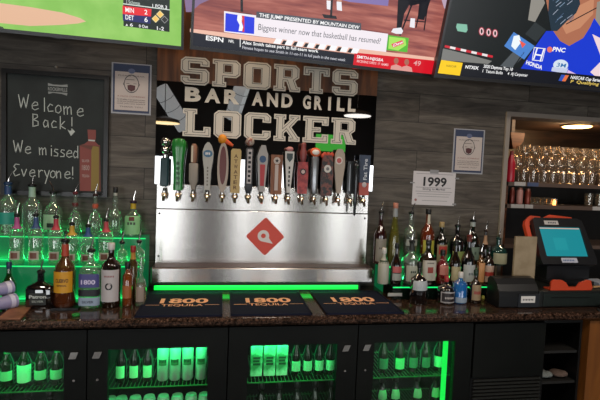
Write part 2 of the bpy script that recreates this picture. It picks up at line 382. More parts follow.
s.poly(g, [(180, -40), (222, -40), (222, -6), (200, 4), (191, 12), (186, 12)], screen('80698c'), 1)
s.poly(g, [(316, -40), (392, -30), (388, 6), (350, 2), (322, -5)], screen('8070a8'), 1)
s.poly(g, [(430, -40), (470, -40), (458, 20), (444, 8)], screen('b8a0b4'), 1)
DKs = screen('16161e'); SHO = screen('e6e4ea'); SK = screen('c08a78')
def stripx(pts, wd, mt_, layer): 
    s.strip(g, pts, wd, mt_, layer)
stripx([(241.5, -14), (241.8, 11)], .013, DKs, 2); s.poly(g, [(230, 11.5), (252, 14), (252, 16), (231, 13.5)], DKs, 2)
for x, y in ((327, -12), (337, -11)): s.poly(g, [(x, y), (x+6, y+1), (x+4.2, y+14), (x, y+13)], SK, 2); s.poly(g, [(x-.5, y+12.5), (x+4.4, y+13), (x+5, y+22), (x-.2, y+21)], SHO, 3)
stripx([(332.5, -15), (331, 16)], .012, DKs, 4); s.poly(g, [(322, 14), (336, 16), (337, 19), (324, 18)], DKs, 4)
s.poly(g, [(399, -20), (431, -20), (428, 1), (419, 4), (409, 5), (404, 14), (401, 30), (396.5, 29), (397.5, 8)], DKs, 3)
s.poly(g, [(404, -8), (432, -5), (424, 20), (417.5, 19), (419, 4), (410, 6)], DKs, 3)
s.poly(g, [(391, 32), (393, 28.5), (401, 27.5), (403, 31), (401.5, 34), (396, 33.8)], SHO, 4); s.poly(g, [(410.5, 18), (415, 18.5), (414.5, 28), (409.5, 27)], SHO, 4)
stripx([(412, 4), (400, 35)], .010, DKs, 3); stripx([(421, 4), (416, 27)], .008, DKs, 3); stripx([(428, 2), (424, 30)], .008, DKs, 3); stripx([(404, 20), (425, 22)], .006, DKs, 3)
s.poly(g, [(190, 28.5), (236, 34), (434, 57.5), (434, 64), (236, 39), (190, 32)], screen('e8b8a4'), 2)
s.poly(g, [(190, 32), (236, 38.8), (355, 54.5), (353, 68), (191, 47.4)], screen('191c28'), 3)
s.poly(g, [(224, 11), (257, 15.5), (388, 33.8), (386, 52), (288, 40), (224, 32)], screen('ece4ea'), 4)
s.poly(g, [(225.5, 13), (254.5, 17.5), (254, 34), (225, 31)], screen('1d35d8'), 5)
s.poly(g, [(237.5, 15), (241.5, 15.4), (242.8, 19), (241.5, 22), (243, 27), (242, 31), (238.5, 31), (239.6, 25), (237, 20)], screen('f4f4f6'), 6)
s.poly(g, [(241.8, 15.5), (244.3, 16), (244.3, 32), (242, 31.7), (243.3, 26), (241.6, 21)], screen('d22a3c'), 6)
s.poly(g, [(256.5, 11.5), (361, 23.3), (361, 30.4), (256, 17.5)], screen('4c5058'), 5)
s.text(g, 'THE JUMP PRESENTED BY MOUNTAIN DEW', (259, 16.6), (359, 29), 3.6, WS, 6, .02)
s.text(g, 'Biggest winner now that basketball has resumed?', (258, 29.8), (380, 43.8), 6.2, screen('5c5c64'), 6, .0)
for i in range(8):
    x = 273+i*11; y = 38.5+i*1.35; s.poly(g, [(x+3, y), (x+9.5, y+.8), (x+7, y+5.6), (x, y+4.8)], screen('f0f0f2'), 7)
for i in range(7):
    x = 282+i*11; y = 40.3+i*1.35; s.poly(g, [(x+1.5, y), (x+4.5, y+.4), (x+2.5, y+4.4), (x-1, y+3.8)], DKs, 8)
s.text(g, 'ESPN', (205.8, 39.8), (223.2, 42.3), 4.6, WS, 6, .03); s.text(g, 'NFL', (228.5, 42.2), (234, 43), 2.8, WS, 6, .02)
s.poly(g, [(239.8, 38), (240.5, 38.1), (240.5, 47), (239.8, 46.9)], WS, 5)
s.text(g, 'Alex Smith takes part in full-team work', (242, 43.8), (318, 52.6), 3.4, WS, 9, .02)
s.text(g, 'Fitness hopes to see Smith in 11-on-11 in full pads in the next week', (242, 48.6), (345, 61.2), 3, screen('c8c8d0'), 9, .01)
s.poly(g, [(354.5, 52.5), (434, 60.5), (434, 75), (352.5, 68.5)], screen('d01626'), 4)
s.text(g, 'SMITH-NJIGBA', (356.5, 58), (383, 61.5), 3, WS, 6, .02); s.text(g, 'RECEIVING YARDS  17  GAMES', (356.5, 62), (388, 66), 2.4, screen('f0c8c8'), 6, .01)
for x, y in ((396, 60.8), (406.5, 62)): s.ell(g, (x, y), 2.4, 3.2, screen('a86858'), 6); s.poly(g, [(x-6, y+10), (x-5, y+5), (x, y+3.4), (x+5, y+5.6), (x+6, y+11)], screen('d89890'), 5)
s.text(g, '49', (413, 65), (420, 66), 5, screen('e0a0a0'), 6)
s.poly(g, [(388, 35), (408.5, 38), (407, 52.2), (386, 50)], screen('58b83c'), 8)
s.poly(g, [(389, 36.5), (405, 38.5), (406, 45), (398, 50.5), (388, 48.5)], screen('a8e060'), 9); s.poly(g, [(391, 44), (402, 40), (403.5, 43.5), (393, 47.5)], screen('e04860'), 10); s.text(g, 'Dew', (392.8, 46.8), (402.8, 43), 3, WS, 11, .02)
s.poly(g, [(388, 34.8), (389, 35), (387, 50.2), (386, 50)], screen('48a830'), 9)
tv_finish(t, g, mid)

# --- TV 3: interview
t, g, s, W, H, mid, b = tv('television showing a masked person in blue being interviewed, above the pass-through', (433.3, 77.3), (600, 91), -.31, TILT, 1.23)
base_screen(g, s, W, H, b, '14191a')
s.poly(g, [(441, 60), (443, 48.5), (450, 50), (474, 56), (492, 61), (488, 64), (470, 62.5)], screen('787874'), 1)
pt0 = [(444.5, 45.2), (493, 55)]
for i in range(9):
    a0 = i/9; a1 = (i+1)/9; x0 = 445+48*a0; x1 = 445+48*a1; y0 = 45+10.6*a0; y1 = 45+10.6*a1
    s.poly(g, [(x0, y0), (x1, y1), (x1-.6, y1+2.3), (x0-.6, y0+2.3)], screen('c82030' if i % 2 == 0 else 'e8e0e0'), 2)
s.poly(g, [(457, 23.5), (467, 24.5), (467.5, 30), (466, 32.5), (457.5, 31), (456, 27)], screen('7fb8a0'), 2)
for i, x in enumerate((481.5, 488.5, 495)):
    s.ell(g, (x, 31.3+i*1.0), 2.9, 4.3, screen('a03a48'), 2); s.ell(g, (x, 31.3+i*1.0), 2.0, 3.4, screen('f0c8cc'), 3); s.ell(g, (x, 31.3+i*1.0), 1.0, 2.3, screen('14191a'), 4)
s.poly(g, [(539, -14), (545, 3), (535, 22), (528, 20), (533, -14)], screen('8c8880'), 1)
s.poly(g, [(612, -40), (590, 2), (575, 40), (600, 84), (660, 90), (660, -40)], screen('8f8a80'), 1)
s.poly(g, [(545, -30), (636, -30), (630, -8), (597, 2), (595, 24), (584, 41), (570, 48), (558, 44), (551, 28), (546, 0)], screen('a86a50'), 2)
s.poly(g, [(574, 8), (594, -2), (593, 14), (580, 28), (566, 34), (562, 26)], screen('c08464'), 3)
s.poly(g, [(519, 71), (534, 48), (546, 31), (553, 31), (560, 41), (569, 46), (583, 38), (590, 27), (594, 18), (601, 28), (612, 52), (620, 92), (560, 86)], screen('1838c8'), 4)
s.poly(g, [(592, 34), (612, 44), (626, 90), (604, 84), (590, 72), (602, 60)], screen('e8d0d4'), 5)
s.poly(g, [(549, -6), (578, -8), (580, 4), (576, 13), (567, 21), (557, 31), (551, 31), (548, 12)], screen('22323f'), 4)
for i in range(14):
    x = 551+random.random()*20; y = 0+random.random()*24; s.strip(g, [(x, y), (x+5, y-3-random.random()*3)], .004, screen(random.choice(['7890a8', '485c78', '98a0b0'])), 5)
s.strip(g, [(566, 24), (596, 8)], .006, DKs, 6)
s.poly(g, [(535, 22), (546, 30), (536, 42), (525, 34)], screen('2c3234'), 4); s.poly(g, [(520, 44), (532, 48), (512, 68), (500, 66)], screen('50565a'), 4)
s.strip(g, [(514, 66), (524, 52)], .008, screen('15181a'), 5)
s.poly(g, [(513.5, 32), (534.5, 46), (524, 59.5), (504, 46)], screen('4a80c8'), 5); s.poly(g, [(513.5, 36), (519, 35), (521, 42), (515, 50), (511, 46)], screen('e8f0f4'), 6); s.poly(g, [(519, 40), (525.5, 44), (522, 48)], screen('e85848'), 7)
s.text(g, 'PNC', (552, 51), (564.5, 52.3), 4.4, WS, 6, .03); s.ell(g, (549.5, 49.5), 2.7, 2.9, screen('e07060'), 6)
s.strip(g, [(537, 48), (533.5, 59)], .009, WS, 6); s.strip(g, [(543.5, 49.5), (540, 61)], .009, WS, 6); s.strip(g, [(535.5, 54.5), (541.5, 55.5)], .008, WS, 6); s.strip(g, [(534, 47.5), (545, 48.7), (542, 61), (532, 60), (534, 47.5)], .004, WS, 6)
s.text(g, 'HONDA', (525.5, 64), (541.5, 69.5), 4, WS, 6, .03)
s.ell(g, (560.5, 65), 7.5, 5.5, screen('d0dce8'), 5); s.poly(g, [(552, 67), (568, 68.5), (566, 73.5), (551, 71)], screen('c0c8e0'), 6); s.text(g, '3M', (556, 66.5), (565, 67.5), 4, screen('3870a8'), 7); s.poly(g, [(568, 70), (580, 76), (566, 74)], screen('d8b8e0'), 5)
s.poly(g, [(441, 60.5), (462, 62.8), (600, 76.2), (665, 82), (665, 99), (434, 75)], screen('12141c'), 7)
s.poly(g, [(441, 59.8), (462.5, 62.8), (459.5, 75.6), (437.5, 73)], screen('f4c81c'), 8); s.text(g, 'NASCAR', (446, 66.6), (456, 67.6), 2.2, screen('9a7a18'), 9)
s.text(g, 'NTXIX', (464.8, 68.2), (478, 69.6), 3.2, WS, 9, .03); s.text(g, '2020 Daytona Top 10', (483, 67.5), (512, 70.8), 3.2, WS, 9, .02)
s.text(g, '1  Tatum Bolin', (482, 72.2), (502, 74.3), 3, WS, 9, .01); s.text(g, '4  AJ Carpenter', (507, 74.7), (527, 76.6), 3, WS, 9, .01)
s.poly(g, [(561, 74.5), (565, 75), (561.5, 81), (558, 80.5)], screen('3050b0'), 9); s.poly(g, [(565, 75), (568.5, 75.3), (565, 81.3), (561.5, 81)], screen('e07040'), 9)
s.text(g, 'NASCAR Cup Series', (570, 78.5), (600, 81.8), 3.2, WS, 9, .02); s.text(g, 'P  Qualifying', (570, 82.6), (598, 85.5), 3, screen('e8c860'), 9, .01)
tv_finish(t, g, mid)

# ================================================================== MIRROR SIGN
def offset_loop(l, d):
    n = len(l); out = []
    for i in range(n):
        a, b, c = Vector(l[i-1]), Vector(l[i]), Vector(l[(i+1) % n]); t1 = (b-a).normalized(); t2 = (c-b).normalized()
        n1 = Vector((-t1.y, t1.x)); n2 = Vector((-t2.y, t2.x)); q = n1+n2; out.append(tuple(b+q*(d/max(.3, 1+n1.dot(n2)))))
    return out
HOLE = [(4.2, 6.6), (4.2, 9.6), (6.8, 9.6), (6.8, 6.6)]
GL = {
 'S': [[(0, 1.5), (1.5, 0), (8.5, 0), (10, 1.5), (10, 5.8), (8.8, 7.2), (3.2, 7.2), (3.2, 9.4), (6.8, 9.4), (6.8, 8.2), (10, 8.2), (10, 10.5), (8.5, 12), (1.5, 12), (0, 10.5), (0, 6.2), (1.2, 4.8), (6.8, 4.8), (6.8, 2.6), (3.2, 2.6), (3.2, 3.8), (0, 3.8)]],
 'P': [[(0, 0), (5, 0), (5, 2.2), (4.2, 2.2), (4.2, 4.2), (8.5, 4.2), (10, 5.7), (10, 10.5), (8.5, 12), (0, 12), (0, 9.8), (1, 9.8), (1, 2.2), (0, 2.2)], HOLE],
 'O': [[(0, 1.5), (1.5, 0), (8.5, 0), (10, 1.5), (10, 10.5), (8.5, 12), (1.5, 12), (0, 10.5)], [(3.6, 2.9), (3.6, 9.1), (6.4, 9.1), (6.4, 2.9)]],
 'R': [[(0, 0), (4.8, 0), (4.8, 2.2), (4.2, 2.2), (4.2, 4.4), (5, 4.4), (6.4, 0), (10.5, 0), (10.5, 2.2), (9.4, 2.2), (8.4, 5), (10, 6.4), (10, 10.5), (8.5, 12), (0, 12), (0, 9.8), (1, 9.8), (1, 2.2), (0, 2.2)], HOLE],
 'T': [[(2.4, 0), (7.6, 0), (7.6, 2.2), (6.7, 2.2), (6.7, 9.4), (7.6, 9.4), (7.6, 8), (10, 8), (10, 12), (0, 12), (0, 8), (2.4, 8), (2.4, 9.4), (3.3, 9.4), (3.3, 2.2), (2.4, 2.2)]],
 'L': [[(0, 0), (10, 0), (10, 4.4), (7.4, 4.4), (7.4, 2.6), (4.2, 2.6), (4.2, 9.8), (5, 9.8), (5, 12), (0, 12), (0, 9.8), (1, 9.8), (1, 2.2), (0, 2.2)]],
 'C': [[(0, 1.5), (1.5, 0), (8.5, 0), (10, 1.5), (10, 4.2), (6.8, 4.2), (6.8, 2.6), (3.3, 2.6), (3.3, 9.4), (6.8, 9.4), (6.8, 7.8), (10, 7.8), (10, 10.5), (8.5, 12), (1.5, 12), (0, 10.5)]],
 'K': [[(0, 0), (4.8, 0), (4.8, 2.2), (4.1, 2.2), (4.1, 3.6), (5, 4.6), (6.6, 2.2), (6, 2.2), (6, 0), (10.5, 0), (10.5, 2.2), (9.8, 2.2), (7, 6.4), (9.6, 9.8), (10.5, 9.8), (10.5, 12), (6, 12), (6, 9.8), (6.4, 9.8), (4.1, 7.2), (4.1, 9.8), (4.8, 9.8), (4.8, 12), (0, 12), (0, 9.8), (1, 9.8), (1, 2.2), (0, 2.2)]],
 'E': [[(0, 0), (10, 0), (10, 4), (7.4, 4), (7.4, 2.6), (4.2, 2.6), (4.2, 4.9), (7, 4.9), (7, 7.1), (4.2, 7.1), (4.2, 9.4), (7.4, 9.4), (7.4, 8), (10, 8), (10, 12), (0, 12), (0, 9.8), (1, 9.8), (1, 2.2), (0, 2.2)]]}
LET = mat('d2cabb', .45, name='cream_vinyl'); LINE = mat('141414', .5)
t = thing('mirror_sign', 'tall wall mirror sign with large cream block lettering behind the beer taps', 'sign', (0, 0, 1.585))
MIR = mat('a8a8aa', .012, 1, name='silvered_mirror')
box(-.40, .952, -.012, -.002, -.01, .598, MIR).build('mirror_glass', t)
box(-.40, .952, -.012, -.002, .600, 1.4, brown_wood('red_brown_board', ('3c2317', '5e3a24', '80502f'), (14, 3, 1.6), .35)).build('wooden_board', t)
def word(st, x0, x1, z0, z1, parent, label):
    n = len(st); gap = .018; wd = (x1-x0-gap*(n-1))/n; k = 0
    fn0 = lambda u, v, d: (u, -d, v-1.585)
    for i, ch in enumerate(st):
        ox = x0+i*(wd+gap); sx = wd/(10.5 if ch in 'RK' else 10); sz = (z1-z0)/12
        loops = [[(ox+a*sx, z0+b_*sz) for a, b_ in l] for l in GL[ch]]
        mb = MB(); mb.prism(loops, fn0, .012, .016, LET, mat('3a3630', .5))
        for li, l in enumerate(loops):
            ar = sum(l[j-1][0]*l[j][1]-l[j][0]*l[j-1][1] for j in range(len(l)))
            if li: l = offset_loop(l, (.004 if ar < 0 else -.004)); pass
            sgn = 1 if ar > 0 else -1
            if li == 0: A = offset_loop(l, sgn*.0085); B = offset_loop(l, sgn*.0115)
            else: A = l; B = offset_loop(l, -sgn*.003) if False else offset_loop(l, (.003 if ar < 0 else -.003))
            m_ = len(A)
            for j in range(m_):
                q = [A[j], A[(j+1) % m_], B[(j+1) % m_], B[j]]
                if ((q[1][0]-q[0][0])*(q[2][1]-q[0][1])-(q[1][1]-q[0][1])*(q[2][0]-q[0][0])) < 0: q = q[::-1]
                mb.add([fn0(a, b_, .0164) for a, b_ in q], [(0, 1, 2, 3)], LINE)
        mb.build('letter', parent)
word('SPORTS', -.265, .822, 2.172, 2.334, t, '')
word('LOCKER', -.246, .826, 1.867, 2.031, t, '')
FN = lambda u, v, d: (u, -d, v-1.585)
segs = [('BAR', -.238, .085), ('AND', .16, .41), ('GRILL', .475, .815)]
for st, a, b_ in segs:
    mb = MB(); n = len(st); gap = .022; wd = (b_-a-gap*(n-1))/n
    for i, ch in enumerate(st): ww = wd*(.35 if ch == 'I' else 1); put_text(mb, ch, a+i*(wd+gap)+(wd-ww)/2, 2.078, ww, .080, LET, FN, .0135, .045)
    mb.build('small_lettering', t)

# ================================================================== TAP BACKSPLASH
t = thing('tap_backsplash', 'brushed steel beer tap backsplash with a red diamond sticker', 'backsplash', (0, 0, 1.10))
box(-.386, .926, -.024, -.002, .33, .478, STEEL).build('faucet_panel', t, bevel=.002)
box(-.386, .926, -.030, -.002, .0, .327, STEEL).build('lower_panel', t, bevel=.002)
for x, z in ((-.366, .30), (-.366, .045), (.906, .30), (.906, .045)):
    MB().lathe([(.006, 0), (.006, .002), (.003, .0035)], mat('4a4845', .4, .8), (x, -.030, z), 12, ax=Matrix.Rotation(math.radians(90), 4, 'X')).build('screw', t)
mb = MB(); RED = mat('cf4a3a', .5, name='red_vinyl'); s = Surf((0, -.0305, 0), (1, 0, 0), (0, 0, 1))
c = s.px(265.3, 236.5); hw = .113; L4 = lambda l: [(p[0], p[1]-1.10) for p in l]
dl = []
for k in range(4):
    a = math.pi/2*k; 
    for q in (-.25, 0, .25): dl.append((c[0]+(hw-.008)*math.cos(a)+.012*math.cos(a+q*4), c[1]+(hw-.008)*math.sin(a)+.012*math.sin(a+q*4)))
mb.prism([L4(dl)], s.fn, .0, .0006, RED)
pin = [(c[0]-.012+.036*math.cos(g_), c[1]+.004+.036*math.sin(g_)) for g_ in [math.radians(x) for x in range(-20, 271-20, 18)]]+[(c[0]+.048, c[1]-.045)]
hol = [(c[0]-.012+.015*math.cos(math.radians(x)), c[1]+.004+.015*math.sin(math.radians(x))) for x in range(0, 360, 30)]
mb.prism([L4(pin), L4(hol[::-1])], s.fn, .001, .001, WHITE); mb.build('sticker', t)
# drip tray
t = thing('drip_tray', 'wide brushed steel drip tray with a perforated top below the beer taps', 'drip tray', (0, 0, .995))
mb = MB(); mb.box(-.394, .94, -.155, -.031, .012, .108, STEEL); mb.build('tray_body', t, bevel=.010)
gr = MB(); gr.box(-.384, .93, -.150, -.033, .108, .1095, mat('7e6a66', .35, .9, name='grille_steel'))
for i in range(74): gr.box(-.376+i*.0176, -.370+i*.0176, -.152, -.146, .106, .1115, mat('3a3433', .5, .8))
gr.build('grille', t)
box(-.34, .86, -.145, -.06, -.04, .012, mat('101210', .5)).build('support_rail', t)
LED = mat('052a10', .4, 0, '08e83c', 1.5, name='green_led')
box(-.372, .845, -.149, -.1455, -.026, .0, LED).build('led_strip', t)
area('green_led_light', (.24, -.16, .99), (25, 0, 0), 1.2, .02, 1.3, (.05, 1, .25))

# ================================================================== BEER TAPS
def faucet(t, light=0):
    mb = MB(); X = Matrix.Rotation(math.radians(90), 4, 'X')
    mb.lathe([(.021, 0), (.021, .005), (.014, .009), (.0125, .03)], CHROME, (0, .0, 0), 16, ax=X); mb.build('flange', t)
    mb = MB(); mb.lathe([(.012, .0), (.0165, .004), (.0175, .012), (.0165, .022), (.012, .028)], BRASS, (0, -.028, 0), 14, ax=X)
    mb.tube([(0, -.042, .004), (0, -.062, -.008), (0, -.078, -.032)], [.011, .010, .0085], CHROME, 10)
    mb.lathe([(.009, 0), (.011, .01), (.008, .026), (.0065, .034)], CHROME, (0, -.045, .008), 12); mb.build('faucet', t)
def flatprism(mb, pts, d, mt, z0=0, side=None, yc=-.045):
    mb.prism([pts], lambda u, v, dd: (u, yc-dd, z0+v), -d/2, d/2, mt, side)
TAPX = [164.5, 178, 193, 207, 222, 234.7, 248, 261, 275, 287.5, 301, 313, 325, 337, 349, 362]
def tx(i): return at(TAPX[i], 195+i*.45, -.05).x
TZ = 1.515
def tap(i, label):
    t = thing('beer_tap', label, 'beer tap', (tx(i), -.024, TZ), 'beer taps on the steel backsplash'); faucet(t); return t
H0 = .045   # handle foot above faucet axis
def hand(t, mb): return mb.build('handle', t)
# 1 teal with two silver balls
t = tap(0, 'beer tap with dark teal handle topped by two silver balls'); mb = MB()
mb.lathe([(.010, H0), (.022, H0+.005), (.021, H0+.13), (.018, H0+.14)], mat('1d3a40', .35), (0, -.045, 0), 16, sq=.4); mb.lathe([(.012, H0+.14), (.013, H0+.155)], CHROME, (0, -.045, 0)); hand(t, mb)
mb = MB(); mb.ball((0, -.045, H0+.178), .021, CHROME); mb.ball((0, -.045, H0+.217), .022, CHROME); mb.build('silver_finial', t)
# 2 green flared
t = tap(1, 'beer tap with tall bright green handle flaring wide at the top'); mb = MB(); GR = mat('1d7a2c', .25, coat=.4)
mb.lathe([(.024, H0-.015), (.025, H0+.10), (.030, H0+.15), (.036, H0+.19), (.036, H0+.215), (.030, H0+.232), (.012, H0+.238)], GR, (0, -.045, 0), 18, sq=.1, dep=.75); hand(t, mb)
mb = MB(); put_text(mb, 'GREEN', -.009, H0+.01, .018, .12, mat('0e4d1a', .4), lambda u, v, d: (u, -.045-.021-d, v), .0, .02, True); mb.build('lettering', t)
# 3 beige with brown top
t = tap(2, 'beer tap with grey beige handle and slim brown and cream top'); mb = MB()
mb.lathe([(.010, H0-.01), (.013, H0+.01), (.022, H0+.03), (.023, H0+.115), (.020, H0+.12)], mat('8d857a', .5), (0, -.045, 0), 16, sq=.5, dep=.7); hand(t, mb)
mb = MB(); mb.lathe([(.012, H0+.12), (.016, H0+.13), (.016, H0+.2), (.010, H0+.215)], mat('8a6450', .5), (0, -.045, 0), 14); mb.box(-.012, -.003, -.064, -.05, H0+.125, H0+.205, mat('cbbfa8', .5)); mb.build('top_piece', t)
# 4 white with blue badge
t = tap(3, 'beer tap with pale grey tapered handle and round blue badge'); mb = MB()
flatprism(mb, [(-.014, H0-.01), (.014, H0-.01), (.018, H0+.09), (.026, H0+.14), (.028, H0+.18), (.018, H0+.21), (.006, H0+.225), (-.006, H0+.225), (-.018, H0+.21), (-.028, H0+.18), (-.026, H0+.14), (-.018, H0+.09)], .022, mat('a8a59c', .35)); hand(t, mb)
mb = MB(); mb.prism([[(.024*math.cos(k*.4), H0+.17+.018*math.sin(k*.4)) for k in range(16)]], lambda u, v, d: (u, -.057-d, v), 0, .003, mat('3f6a88', .4), WHITE); put_text(mb, 'ALE', -.013, H0+.164, .026, .012, WHITE, lambda u, v, d: (u, -.0605-d, v), 0, .02); mb.build('badge', t)
mb = MB(); put_text(mb, 'BLONDE', -.004, H0+.01, .008, .10, mat('6a665c', .5), lambda u, v, d: (u, -.057-d, v), 0, .01, True); mb.build('lettering', t)
# 5 surfboard
t = tap(4, 'beer tap shaped like a surfboard with dark red oval centre and orange ball'); mb = MB()
ov = lambda rx, rz, cz: [(rx*math.sin(k*math.pi/14), cz-rz*math.cos(k*math.pi/14)) for k in range(28)]
flatprism(mb, ov(.029, .125, H0+.105), .020, mat('a39484', .35)); mb.ball((-.006, -.045, H0+.245), .024, mat('d98a1c', .5)); mb.tube([(.012, -.045, H0+.235), (.05, -.045, H0+.215)], [.014, .006], mat('c8501e', .5)); hand(t, mb)
mb = MB(); mb.prism([ov(.018, .095, H0+.115)], lambda u, v, d: (u, -.055-d, v), 0, .002, mat('5e2420', .35)); mb.build('inlay', t)
# 6 cream tall
t = tap(5, 'beer tap with flat cream handle and brown letters stacked down its face'); mb = MB()
flatprism(mb, [(-.024, H0-.02), (.024, H0-.02), (.027, H0+.19), (.020, H0+.2), (-.02, H0+.2), (-.027, H0+.19)], .022, mat('b79c63', .45)); hand(t, mb)
mb = MB()
for k, ch in enumerate('ATWATER'): put_text(mb, ch, -.010, H0+.155-k*.026, .02, .018, mat('5a3a1c', .5), lambda u, v, d: (u, -.0565-d, v), 0, .02)
mb.build('lettering', t)
# 7 dark slim with ball
t = tap(6, 'beer tap with slim dark handle, white letters and a mottled ball on top'); mb = MB()
mb.lathe([(.013, H0-.02), (.019, H0), (.019, H0+.2), (.014, H0+.21)], mat('23252c', .35), (0, -.045, 0), 14, sq=.5); hand(t, mb)
mb = MB(); mb.box(-.012, .012, -.0655, -.0640, H0+.03, H0+.2, mat('b0a9a8', .5)); put_text(mb, 'BREWERY', -.008, H0+.035, .016, .16, INK, lambda u, v, d: (u, -.066-d, v), 0, .03, True); mb.build('lettering', t)
mb = MB(); mb.ball((0, -.045, H0+.238), .023, speckle('mottled_ball', '7c3f36', 'aca49a', 60, .4)); mb.build('ball_finial', t)
# 8 grey with red body
t = tap(7, 'beer tap with grey rimmed red handle and round blue badge'); mb = MB(); GY = mat('9a9692', .35)
flatprism(mb, [(-.015, H0-.01), (.015, H0-.01), (.024, H0+.10), (.028, H0+.155), (.028, H0+.18), (.020, H0+.2), (.014, H0+.225), (-.008, H0+.225), (-.02, H0+.2), (-.028, H0+.17), (-.024, H0+.1)], .022, GY); hand(t, mb)
mb = MB(); mb.prism([[(.018*math.cos(k*.4), H0+.155+.018*math.sin(k*.4)) for k in range(16)]], lambda u, v, d: (u, -.057-d, v), 0, .003, mat('28486e', .4), WHITE); mb.build('badge', t)
mb = MB(); mb.prism([[(-.010, H0+.02), (.010, H0+.02), (.014, H0+.128), (-.014, H0+.128)]], lambda u, v, d: (u, -.057-d, v), 0, .002, mat('a82a2e', .4)); mb.build('inlay', t)
# 9 brown wood with star
t = tap(8, 'beer tap with broad brown wooden handle and white star badge'); mb = MB()
flatprism(mb, [(-.030, H0-.02), (.030, H0-.02), (.032, H0+.18), (-.032, H0+.18)], .022, brown_wood('tap_wood', ('5e3218', '7c4826', '925a34'), (30, 30, 4))); hand(t, mb)
mb = MB(); mb.prism([[(.018*math.cos(k*.4), H0+.15+.018*math.sin(k*.4)) for k in range(16)]], lambda u, v, d: (u, -.057-d, v), 0, .003, mat('b8aca2', .4))
mb.prism([[((.012 if k % 2 == 0 else .005)*math.sin(k*math.pi/5), H0+.15+(.012 if k % 2 == 0 else .005)*math.cos(k*math.pi/5)) for k in range(10)]], lambda u, v, d: (u, -.0603-d, v), 0, .0005, INK)
mb.box(-.009, .009, -.0590, -.057, H0+.0, H0+.13, mat('b8a8a0', .5)); mb.build('badge', t)
# 10 white with dark badge
t = tap(9, 'beer tap with narrow white handle and dark shield badge at the top'); mb = MB()
flatprism(mb, [(-.009, H0-.01), (.009, H0-.01), (.024, H0+.165), (.024, H0+.2), (-.024, H0+.2), (-.024, H0+.165)], .02, mat('c4c0ba', .3)); mb.ball((0, -.045, H0+.212), .02, mat('b87c7c', .4), sc=(1, .6, .6)); hand(t, mb)
mb = MB(); mb.prism([[(-.016, H0+.19), (-.016, H0+.165), (0, H0+.145), (.016, H0+.165), (.016, H0+.19)]], lambda u, v, d: (u, -.056-d, v), 0, .002, mat('2c3a3c', .4)); put_text(mb, 'LIGHT', -.005, H0+.02, .01, .11, INK, lambda u, v, d: (u, -.0562-d, v), 0, .01, True); mb.build('badge', t)
# 11 red
t = tap(10, 'beer tap with red patterned handle and tall red knob on top'); mb = MB(); RD = speckle('red_pattern', '7e1418', 'a8302c', 45, .35)
flatprism(mb, [(-.026, H0-.012), (.026, H0-.012), (.030, H0+.09), (.026, H0+.15), (-.026, H0+.15), (-.030, H0+.09)], .022, RD); mb.lathe([(.012, H0+.15), (.018, H0+.17), (.02, H0+.2), (.013, H0+.215), (.014, H0+.24), (.006, H0+.25)], mat('7e3a38', .4), (0, -.045, 0), 14); hand(t, mb)
mb = MB(); mb.prism([[(.016*math.cos(k*.4), H0+.10+.016*math.sin(k*.4)) for k in range(16)]], lambda u, v, d: (u, -.057-d, v), 0, .003, INK); mb.prism([[(.010*math.cos(k*.4), H0+.10+.010*math.sin(k*.4)) for k in range(16)]], lambda u, v, d: (u, -.0605-d, v), 0, .0005, mat('c0a8a0', .5)); mb.build('badge', t)
# 12 silver with orange top
t = tap(11, 'beer tap with plain silver grey handle and orange oval top'); mb = MB()
mb.lathe([(.012, H0-.01), (.018, H0+.01), (.021, H0+.17), (.018, H0+.18)], mat('95979a', .25, .7), (0, -.045, 0), 16, dep=.7); hand(t, mb)
mb = MB(); mb.ball((0, -.045, H0+.202), .030, mat('cf5a2c', .4), sc=(1, .5, .8)); mb.ball((0, -.052, H0+.202), .022, mat('e0dad2', .4), sc=(1, .5, .7)); mb.build('oval_top', t)
# 13 floral dark
t = tap(12, 'beer tap with dark floral handle and white round badge'); mb = MB()
flatprism(mb, [(-.030, H0-.02), (.030, H0-.02), (.034, H0+.09), (.030, H0+.17), (.02, H0+.19), (-.02, H0+.19), (-.030, H0+.17), (-.034, H0+.09)], .026, speckle('floral', '17120e', '6e3426', 45, .4, .45, .6)); 
for k in range(6): mb.ball((-.026+.01*k, -.045, H0+.185+.008*(k % 2)), .013, mat('b03c22', .5), n=8)
hand(t, mb)
mb = MB(); mb.prism([[(.020*math.cos(k*.4), H0+.12+.020*math.sin(k*.4)) for k in range(16)]], lambda u, v, d: (u, -.059-d, v), 0, .003, mat('c9c5bd', .4)); mb.prism([[(.009*math.cos(k*.4), H0+.12+.009*math.sin(k*.4)) for k in range(16)]], lambda u, v, d: (u, -.0625-d, v), 0, .0005, mat('6a6a68', .4)); mb.build('badge', t)
# 14 beige with red badge
t = tap(13, 'beer tap with beige tapered handle and round red and white badge'); mb = MB()
flatprism(mb, [(-.012, H0-.005), (.012, H0-.005), (.030, H0+.14), (.026, H0+.2), (.012, H0+.225), (-.012, H0+.225), (-.026, H0+.2), (-.030, H0+.14)], .022, mat('a39585', .4)); hand(t, mb)
mb = MB(); mb.prism([[(-.006+.020*math.cos(k*.4), H0+.165+.020*math.sin(k*.4)) for k in range(16)]], lambda u, v, d: (u, -.057-d, v), 0, .003, mat('cdc4bb', .4)); mb.prism([[(-.006+.013*math.cos(k*.4), H0+.165+.013*math.sin(k*.4)) for k in range(16)]], lambda u, v, d: (u, -.0605-d, v), 0, .0005, mat('b0504a', .4)); mb.build('badge', t)
# 15 dark grey
t = tap(14, 'beer tap with plain dark grey flat handle'); mb = MB()
flatprism(mb, [(-.018, H0-.005), (.018, H0-.005), (.022, H0+.14), (.020, H0+.165), (-.020, H0+.165), (-.022, H0+.14)], .020, mat('26292c', .35)); hand(t, mb)
mb = MB(); mb.box(-.012, -.006, -.0565, -.055, H0+.01, H0+.15, mat('84868a', .3, .5)); mb.build('inlay', t)
